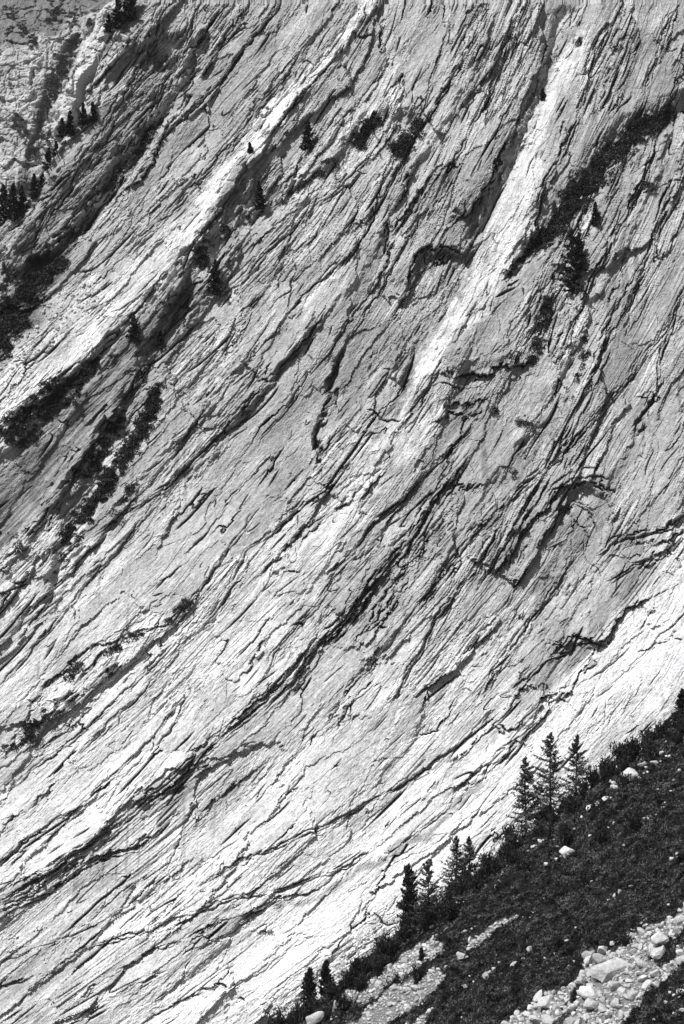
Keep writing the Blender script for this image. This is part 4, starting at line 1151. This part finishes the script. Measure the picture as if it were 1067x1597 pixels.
ONWALL = [
    (405, 326, 45, 'lone dark spruce on the ledge below the bright rib, upper centre'),
    (335, 456, 54, 'dark spruce at the edge of the grey slab, left of centre'),
    (211, 532, 44, 'dark spruce standing on the lower side of the bright rib, left'),
    (251, 541, 28, 'small spruce right of the one on the bright rib'),
    (892, 456, 100, 'tall dark spruce below the shrub gully on the right'),
    (902, 420, 60, 'smaller spruce leaning against the tall one below the shrub gully'),
    (928, 349, 36, 'small spruce on the rock right of the shrub gully'),
    (480, 230, 46, 'grey spruce under the dark upper wall, centre'),
    (186, 48, 52, 'left spruce of the pair at the top of the left crest'),
    (206, 34, 62, 'right spruce of the pair at the top of the left crest'),
    (172, 52, 28, 'short spruce left of the pair at the top of the crest'),
    (112, 212, 38, 'taller spruce of the two halfway down the left crest'),
    (97, 212, 32, 'shorter spruce of the two halfway down the left crest'),
    (132, 196, 34, 'bushy spruce on the crest right of the halfway pair'),
    (147, 190, 30, 'small bushy spruce on the crest above the grey buttress'),
    (77, 264, 36, 'spruce on the lower part of the left crest'),
    (88, 246, 28, 'small spruce just above the one on the lower crest'),
    (54, 307, 38, 'pointed lone spruce near the foot of the left crest'),
    (66, 290, 22, 'little spruce right of the pointed lone one on the crest'),
    (22, 343, 58, 'middle spruce of the dark group at the left edge'),
    (6, 352, 66, 'leftmost spruce of the dark group at the left edge'),
    (35, 334, 46, 'right spruce of the dark group at the left edge'),
    (390, 237, 16, 'tiny spruce on the edge of the bright rib'),
    (848, 150, 18, 'tiny spruce beside the head of the white chute'),
]
for i, (px, py, hp, lab) in enumerate(ONWALL):
    x_, z_ = PW(px, py)
    b0 = wall_at(np.array([x_]), np.array([z_]))[0]
    conifer('spruce_tree', lab, 'tree', b0 + np.array([0, -0.4, -0.3]), hp * b0[1] / F, 'spruce', 940 + i, 'spruces on the rock face', 0.8 if hp < 40 else 1.0)

# ------------------------------------------------------------------ shrubs along the crest
def bush_mesh(seed, upright):
    r = np.random.default_rng(seed)
    cen, up = [], []
    for k in range(26):
        az = r.uniform(0, 2 * np.pi); tilt = r.uniform(0.05, 0.8 if not upright else 0.5)
        d = unit(np.array([math.cos(az) * tilt, math.sin(az) * tilt, 1.0])); Lb = r.uniform(0.6, 1.15)
        t = r.uniform(0.15, 1.0, 26)
        p = d * Lb * t[:, None] + r.normal(size=(26, 3)) * 0.075
        cen.append(p); up.append(np.repeat(d[None], 26, 0) * 1.2)
    cen = np.concatenate(cen); up = np.concatenate(up)
    n = len(cen)
    d = unit(rand_dir(n, r) + up); w = unit(np.cross(d, rand_dir(n, r)))
    sz = 0.062 * r.uniform(0.6, 1.4, (n, 1))
    co, fc = quads(cen, w * sz * 0.5, d * sz)
    me = bpy.data.meshes.new('foliage'); raw_mesh(me, co, fc); me.materials.append(MAT_BUSH)
    st = []
    for k in range(9):
        az = r.uniform(0, 2 * np.pi); tilt = r.uniform(0.1, 0.5)
        d = unit(np.array([math.cos(az) * tilt, math.sin(az) * tilt, 1.0]))
        st.append(prism(np.array([0, 0, -0.15]), d * 0.75, 0.02, 0.006, 4))
    co, fc = join(st)
    ms = bpy.data.meshes.new('stems'); raw_mesh(ms, co, fc); ms.materials.append(MAT_BARK)
    return me, ms
BUSH = [bush_mesh(1200 + k, k % 2) for k in range(5)]
def bush(px, py, hpx, wide, label, group=None, k=0):
    b0 = PS(px, py)
    root = bpy.data.objects.new('shrub', None); COL.objects.link(root)
    hm = hpx * b0[1] / F
    root.location = b0.tolist(); root.scale = (hm * wide, hm * wide, hm); root.rotation_euler = (0, 0, rng.uniform(0, 6.28))
    tag(root, label, 'shrub', group)
    f, s_ = BUSH[k % 5]
    link('foliage', f, root); link('stems', s_, root)
CRESTB = 'leafy shrubs along the slope crest'
edge = [(420, 1612), (470, 1580), (520, 1548), (560, 1512), (600, 1478), (640, 1436), (700, 1392), (760, 1350), (800, 1308), (850, 1275), (900, 1240), (960, 1196), (1000, 1165), (1067, 1118)]
ex = np.array([e[0] for e in edge]); ey = np.array([e[1] for e in edge])
CRESTSEG = ['around the two small pines at the bottom', 'between the small pines and the dense pine', 'around the dense pine and the middle larches', 'between the middle larches and the three tall larches', 'at the feet of the three tall larches', 'right of the three tall larches', 'near the right border']
for k in range(125):
    px = rng.uniform(415, 1075); py = float(np.interp(px, ex, ey)) + 6 + abs(rng.normal()) * 16
    bush(px, py, rng.uniform(16, 34), rng.uniform(0.55, 0.9), 'dark leafy shrub in the crest thicket ' + CRESTSEG[int(np.searchsorted([560, 650, 745, 810, 910, 980], px))], CRESTB, k)
NAMED_BUSH = [
    (970, 1200, 44, 'tall feathery shrub on the crest left of the cut spruce'),
    (985, 1192, 40, 'rounded shrub on the crest above the pale rock outcrop'),
    (948, 1218, 38, 'feathery shrub on the crest right of the three larches'),
    (880, 1325, 40, 'pale grey willow bush above a white boulder on the slope'),
    (940, 1320, 36, 'round bush on the slope below the row of small rocks'),
    (990, 1300, 34, 'grey bush in the middle of the upper slope'),
    (795, 1330, 44, 'dark bush at the foot of the leftmost larch'),
    (870, 1480, 22, 'low pale bush in the middle of the dark slope'),
    (760, 1372, 40, 'big crest shrub between the larch groups'),
    (700, 1440, 46, 'big dark bush below the middle pair of larches'),
    (600, 1500, 42, 'dark bush below the dense pine'),
    (555, 1530, 36, 'bush above the scree strip near the bottom'),
    (975, 1478, 24, 'dark bush between the boulders and the small stone strip'),
    (650, 1535, 30, 'dark bush between the two scree strips'),
    (690, 1545, 16, 'small bush right of the lower scree strip'),
    (1030, 1490, 18, 'bush growing inside the boulder field'),
]
for k, (px, py, hp, lab) in enumerate(NAMED_BUSH):
    bush(px, py, hp, 0.75, lab, None, k)

# ------------------------------------------------------------------ boulders
import bmesh
MAT_BOULDER = rock_material('boulder_stone', False, 0.42, 2.6)
nt = MAT_BOULDER.node_tree
oi = N(nt, 'ShaderNodeObjectInfo'); gi = N(nt, 'ShaderNodeNewGeometry')
ad = N(nt, 'ShaderNodeMath', operation='ADD'); nt.links.new(oi.outputs['Random'], ad.inputs[0]); nt.links.new(gi.outputs['Random Per Island'], ad.inputs[1])
fr = N(nt, 'ShaderNodeMath', operation='FRACT'); nt.links.new(ad.outputs[0], fr.inputs[0])
mr = N(nt, 'ShaderNodeMapRange'); mr.inputs['To Min'].default_value = 0.36; mr.inputs['To Max'].default_value = 0.64; nt.links.new(fr.outputs[0], mr.inputs[0])
vn = next(n_ for n_ in nt.nodes if n_.type == 'VALUE')
for l_ in list(vn.outputs[0].links):
    nt.links.new(mr.outputs[0], l_.to_socket)
def boulder_mesh(seed, sub=2):
    r = np.random.default_rng(seed)
    bm = bmesh.new(); bmesh.ops.create_icosphere(bm, subdivisions=sub, radius=1.0)
    v = np.array([q.co[:] for q in bm.verts]); fc = np.array([[q.index for q in f.verts] for f in bm.faces]); bm.free()
    sc = np.array([1.0, r.uniform(0.7, 0.98), r.uniform(0.6, 0.9)])
    ang = seed % 2 == 0
    for k in range(int(r.integers(12, 18)) if ang else int(r.integers(8, 13))):
        n_ = unit(r.normal(size=3)); d = r.uniform(0.38, 0.78) if ang else r.uniform(0.52, 0.88)
        ex_ = np.maximum(v @ n_ - d, 0)
        v = v - ex_[:, None] * n_ * r.uniform(0.75, 0.98)
    for k in range(10):
        n_ = unit(r.normal(size=3)); ph = r.uniform(0, 6.28); fq = r.uniform(4, 11)
        v = v * (1 + 0.018 * np.sin(v @ n_ * fq + ph))[:, None]
    v = v * (1 + 0.012 * r.normal(size=(len(v), 1)) * (1.0 if sub < 4 else 0.6))
    v = v / np.abs(v).max()
    v = v * sc
    me = bpy.data.meshes.new('boulder'); raw_mesh(me, v.reshape(-1), fc); me.materials.append(MAT_BOULDER)
    return me, v, fc
BM = [boulder_mesh(1300 + k) for k in range(12)]
BMBIG = [boulder_mesh(1400 + k, 4) for k in range(4)]
def put_boulder(p, r_, label, group=None, k=None, squash=1.0, big=False, tilt=0.35, rot=None):
    k = int(rng.integers(0, 12)) if k is None else k
    o = link('boulder', (BMBIG[k % 4] if big else BM[k % 12])[0])
    e_ = rng.uniform(0.95, 1.15)
    o.location = p.tolist(); o.scale = (r_ * e_, r_ * rng.uniform(0.75, 1.0), r_ * squash * rng.uniform(0.75, 1.15))
    o.rotation_euler = (rng.normal() * tilt, -0.3 + rng.normal() * tilt, rng.uniform(0, 6.28))
    tag(o, label, 'boulder', group)
    return o

SINGLES = [  # px, py, size px, label
    (952, 1512, 62, 'largest grey slab boulder in the lower right boulder field'),
    (921, 1548, 37, 'big round grey boulder left of the largest slab'),
    (952, 1536, 17, 'small round boulder at the foot of the largest slab'),
    (941, 1483, 27, 'pale flat-topped boulder at the upper end of the boulder field'),
    (853, 1561, 34, 'pale elongated boulder at the left end of the boulder field'),
    (1000, 1504, 30, 'light boulder right of the largest slab'),
    (1033, 1466, 31, 'pale boulder on the upper edge of the field near the right border'),
    (1003, 1527, 24, 'boulder below the light one right of the largest slab'),
    (1062, 1547, 19, 'boulder at the right border below the boulder field'),
    (1064, 1576, 14, 'lowest boulder at the right border'),
    (1062, 1434, 24, 'boulder at the right border at the top of the field'),
    (1045, 1446, 15, 'small boulder left of the one at the top right of the field'),
    (985, 1210, 28, 'lower long slab of the pale outcrop under the crest'),
    (1003, 1194, 24, 'rounded upper block of the pale outcrop under the crest'),
    (1022, 1190, 18, 'right slab of the pale outcrop under the crest'),
    (972, 1222, 16, 'lowest tip of the pale outcrop under the crest'),
    (720, 1492, 22, 'pale boulder below the long stone strip on the slope'),
    (758, 1521, 18, 'pale oval boulder alone in the dark shrubs, lower middle'),
    (771, 1514, 8, 'small stone right of the oval boulder'),
    (724, 1541, 13, 'leaning stone left of the oval boulder'),
    (734, 1523, 9, 'little stone between the leaning stone and the long strip'),
    (726, 1454, 14, 'stone left of the long stone strip'),
    (715, 1412, 11, 'stone below the middle pair of larches'),
    (698, 1422, 11, 'stone left of the one below the middle larches'),
    (696, 1450, 10, 'flat stone below the bush near the middle larches'),
    (773, 1386, 8, 'stone in the shrubs right of the middle larches'),
    (729, 1403, 7, 'tall thin stone near the middle larches'),
    (492, 1592, 34, 'large boulder at the bottom edge below the two small pines'),
    (574, 1579, 14, 'upright stone left of the lower scree strip'),
    (524, 1566, 16, 'stone right of the two small pines'),
    (945, 1248, 15, 'upper stone in the row below the three larches'),
    (920, 1262, 13, 'middle stone in the row below the three larches'),
    (908, 1278, 10, 'lower stone in the row below the three larches'),
    (934, 1256, 8, 'tiny stone in the row below the three larches'),
    (886, 1330, 25, 'white boulder under the pale willow bush'),
    (958, 1284, 8, 'small stone in the shrubs on the upper slope'),
    (842, 1313, 11, 'stone under the leftmost larch, upper one'),
    (834, 1323, 11, 'stone under the leftmost larch, lower one'),
    (1013, 1275, 12, 'narrow upright stone on the upper slope'),
    (1047, 1340, 14, 'pale stone near the right border, mid slope'),
    (1040, 1228, 11, 'narrow rock below the outcrop near the right border'),
    (1060, 1203, 10, 'small rock near the right border under the crest'),
    (1046, 1237, 7, 'speck of rock under the narrow rock near the right border'),
    (803, 1506, 13, 'pale stone alone in the shrubs below the slope middle'),
    (827, 1481, 16, 'flat stone pair in the shrubs at the slope middle'),
    (896, 1501, 9, 'small upright stone left of the boulder field'),
    (885, 1466, 9, 'small leaning stone beside the low pale bush'),
    (966, 1391, 11, 'stone in the short strip on the right slope'),
    (985, 1383, 10, 'upper stone of the short strip on the right slope'),
    (958, 1398, 8, 'lower stone of the short strip on the right slope'),
    (914, 1423, 6, 'speck of stone in the middle of the right slope'),
    (1058, 1408, 7, 'small stone near the right border above the boulder field'),
    (1009, 1428, 7, 'small stone above the thin stone strip'),
    (851, 1284, 7, 'small stone beside the trunk of the middle larch'),
    (870, 1322, 8, 'stone left of the white boulder'),
    (1022, 1536, 20, 'rounded boulder near the lower right edge of the field'),
    (980, 1478, 16, 'boulder on the upper edge of the field beside the dark bush'),
]
indiv = 0
pos_taken = []
for k, (px, py, sp, lab) in enumerate(SINGLES):
    b0 = PS(px, py + sp * 0.15)
    r_ = sp * b0[1] / F / 2 * 1.12
    p = b0.copy(); p[2] += r_ * (0.12 if sp < 20 else 0.3)
    if not in_field(np.array([p[0]]), np.array([p[1]]))[0]:
        p[2] += 0.06 + 0.45 * float(hummocks(np.array([p[0]]), np.array([p[1]]))[0]); p[1] -= 0.15
    put_boulder(p, r_, lab, None, 2 * k if sp < 34 else k, 0.95, sp > 20, 0.3)
    pos_taken.append((p[0], p[1], r_)); indiv += 1

cand = []
for (poly, nm), fpz in zip(FIELDS, fpolys):
    lo = fpz.min(0) - 3; hi = fpz.max(0) + 3
    area = abs(np.sum(fpz[:, 0] * np.roll(fpz[:, 1], -1) - np.roll(fpz[:, 0], -1) * fpz[:, 1])) / 2
    classes = ((0.95, 1.5, 0.05), (0.55, 0.95, 0.5), (0.3, 0.55, 3.0), (0.14, 0.3, 11.0)) if nm == 'F1' else ((0.45, 0.8, 0.2), (0.25, 0.45, 2.5), (0.12, 0.25, 11.0))
    for r0, r1, dens in classes:
        n = max(1, int(area * dens)); got = []
        while len(got) < n:
            q = rng.uniform(lo, hi, (4000, 2)); got += q[in_one(fpz, q[:, 0], q[:, 1])].tolist()
        for x_, y_ in got[:n]:
            cand.append((r0 + (r1 - r0) * rng.uniform() ** 1.6, x_, y_))
cand.sort(key=lambda c_: -c_[0])
ca0 = np.array([[c_[1], c_[2]] for c_ in cand]); bad = set()
for p in ipolys:
    bad |= set(np.nonzero(in_one(p, ca0[:, 0], ca0[:, 1]))[0].tolist())
acc = []
grid = {}
for (x_, y_, r_) in pos_taken:
    grid.setdefault((int(x_ // 3), int(y_ // 3)), []).append((x_, y_, r_))
for i, (s_, x_, y_) in enumerate(cand):
    if i in bad: continue
    g0, g1 = int(x_ // 3), int(y_ // 3)
    hit = False
    for a0 in (-1, 0, 1):
        for a1 in (-1, 0, 1):
            for (qx, qy, qr) in grid.get((g0 + a0, g1 + a1), ()):
                if (qx - x_) ** 2 + (qy - y_) ** 2 < (0.60 * (qr + s_)) ** 2:
                    hit = True; break
            if hit: break
        if hit: break
    if hit: continue
    grid.setdefault((g0, g1), []).append((x_, y_, s_))
    acc.append((s_, x_, y_))
ax_ = np.array([c_[1] for c_ in acc]); ay_ = np.array([c_[2] for c_ in acc]); az_ = slope_z(ax_, ay_)
vis = (CX + F * ax_ / ay_ < 1070) & (CY - F * az_ / ay_ < 1600)
rest = []
qx, qy, qz = scatter(2600, -22, 62, 330, 424)
kq = (fbm(qx / 7, qy / 4, 3, 571) > 0.26) & ~in_field(qx, qy)
for x_, y_, z_ in zip(qx[kq], qy[kq], qz[kq]):      # stones showing through the heath
    q_ = 0.10 + 0.22 * rng.uniform() ** 2
    rest.append((np.array([x_, y_ - 0.1, z_ + 0.12 + 0.75 * float(hummocks(np.array([x_]), np.array([y_]))[0])]), q_))
for (x_, y_, r_) in pos_taken:              # loose stones lying round the single boulders
    for k in range(int(rng.integers(2, 7))):
        a0 = rng.normal() * 0.5 + (0 if rng.uniform() < 0.5 else math.pi); dd_ = r_ * rng.uniform(0.9, 2.6)
        xx_, yy_ = x_ + math.cos(a0) * dd_, y_ + math.sin(a0) * dd_
        q_ = min(r_ * rng.uniform(0.15, 0.5), 0.6)
        rest.append((np.array([xx_, yy_, float(slope_z(np.array([xx_]), np.array([yy_]))[0]) + 0.2 + q_ * 0.3]), q_))
for (s_, x_, y_), z_, v_ in zip(acc, az_, vis):
    p = np.array([x_, y_, z_ + s_ * 0.42])
    if v_ and indiv < 300:
        ppx = CX + F * x_ / y_; ppy = CY - F * z_ / y_
        fn = next((nm for (pl, nm), fz_ in zip(FIELDS, fpolys) if inside(fz_, np.array([x_]), np.array([y_]))[0]), 'F1')
        size = 'large' if s_ > 0.85 else 'middling' if s_ > 0.58 else 'small'
        where = {'F2': 'in the upper scree strip, bottom centre', 'F3': 'in the lower scree strip, bottom centre', 'F4': 'in the short scree patch at the bottom edge', 'F5': 'in the long pale stone strip at mid slope', 'F6': 'in the thin stone strip above the boulder field', 'F7': 'in the stones right of the two small pines'}.get(fn)
        if where is None:
            where = 'in the boulder field ' + ('left of the big round boulder' if ppx < 900 else 'below the largest slab' if ppx < 985 and ppy > 1535 else 'around the largest slab' if ppx < 985 else 'right of the largest slab' if ppx < 1030 else 'near the right border')
        put_boulder(p, s_ * 1.1, size + ' angular pale stone ' + where, 'stones of the boulder field and scree')
        indiv += 1
    else:
        rest.append((p, s_ * 1.1))
def stones_obj(name, items, label):
    parts = []
    tiny = [boulder_mesh(1500 + k, 1)[1:] for k in range(6)]
    for p, s_ in items:
        v, f = tiny[int(rng.integers(0, 6))]
        a0 = rng.uniform(0, 6.28); ca_, sa_ = math.cos(a0), math.sin(a0)
        vv = v @ np.array([[ca_, -sa_, 0], [sa_, ca_, 0], [0, 0, 1]]) * s_
        parts.append((vv + p, f))
    o = mesh_obj(name, None, MAT_BOULDER, parts)
    tag(o, label, 'stones', kind='stuff')
stones_obj('small_stones', rest, 'small stones filling the boulder field and scree strips')

# stones at the foot of the white slab and on the scree fan, upper left
def wall_stones(poly, dens, smax, label, name):
    p = PWs(poly); lo = p.min(0); hi = p.max(0)
    n = int((hi - lo).prod() * dens)
    q = rng.uniform(lo, hi, (n, 2)); q = q[inside(p, q[:, 0] + 1.2 * noise(q[:, 0] / 3, q[:, 1] / 3, 561), q[:, 1])]
    b0 = wall_at(q[:, 0], q[:, 1])
    s_ = np.minimum(0.10 + 0.035 / (rng.uniform(size=len(b0)) + 0.04), smax)
    stones_obj(name, [(b0[i] + np.array([0, -0.12 * s_[i], 0]), s_[i]) for i in range(len(b0))], label)
wall_stones([(505, 1520), (540, 1480), (575, 1452), (625, 1425), (640, 1450), (600, 1480), (560, 1530), (520, 1560)], 4.5, 0.75, 'pale rubble at the foot of the white slab behind the crest', 'rubble')
wall_stones([(120, 440), (165, 447), (150, 475), (110, 520), (60, 570), (-10, 640), (-20, 600), (30, 545), (55, 490), (95, 450)], 3.2, 0.6, 'pale scree fan below the left buttress', 'scree')
wall_stones([(400, 1575), (470, 1555), (500, 1540), (520, 1560), (470, 1597), (400, 1600)], 2.0, 0.6, 'loose stones on the white slab left of the small pines', 'rubble')

# ------------------------------------------------------------------ far scrub on the distant cliff
def far_scrub(spots, label):
    allc, alln = [], []
    for px, py, R, n_ in spots:
        for k in range(n_):
            b0 = far_at(px + rng.normal() * R * 0.55, py + rng.normal() * R * 0.75)
            rad_ = rng.uniform(1.2, 2.6); d = rand_dir(34); d[:, 2] = np.abs(d[:, 2]); d[:, 1] = -np.abs(d[:, 1])
            allc.append(b0 + np.array([0, -0.8, 0]) + d * rad_ * rng.uniform(0.75, 1.05, (34, 1))); alln.append(d)
    o = leaf_obj('scrub', None, MAT_THICKET, np.concatenate(allc), 0.7, None, aspect=0.6, nrm=np.concatenate(alln))
    tag(o, label, 'shrubs', kind='stuff')
far_scrub([(112, 70, 8, 12), (98, 105, 12, 30), (85, 135, 14, 40), (72, 165, 9, 16), (60, 185, 6, 8)], 'dark scrub filling the gully of the distant cliff')
far_scrub([(28, 195, 7, 9), (40, 205, 4, 4), (20, 330, 8, 8), (70, 215, 8, 10), (50, 240, 8, 9)], 'scattered bushes on the lower distant cliff')
far_scrub([(10, 48, 5, 5), (34, 42, 7, 8), (55, 66, 8, 9), (80, 10, 12, 14), (110, 20, 9, 10), (120, 55, 5, 5), (12, 15, 10, 6), (140, 40, 5, 6)], 'scattered bushes on the grassy top of the distant cliff')

# ------------------------------------------------------------------ air
bm = bmesh.new(); bmesh.ops.create_cube(bm, size=1.0)
me = bpy.data.meshes.new('haze'); bm.to_mesh(me); bm.free()
o = link('haze', me)
o.location = (0, 1050, 145); o.scale = (1900, 2800, 830)
hm, nt, b = mat_base('haze_air')
nt.nodes.remove(b)
pv_ = N(nt, 'ShaderNodeVolumePrincipled'); pv_.inputs['Density'].default_value = 0.000022
pv_.inputs['Color'].default_value = (0.9, 0.9, 0.9, 1)
nt.links.new(pv_.outputs[0], nt.nodes['Material Output'].inputs['Volume'])
me.materials.append(hm)
tag(o, 'thin mountain haze filling the valley air', 'haze', kind='stuff')
scene.cycles.volume_bounces = 0
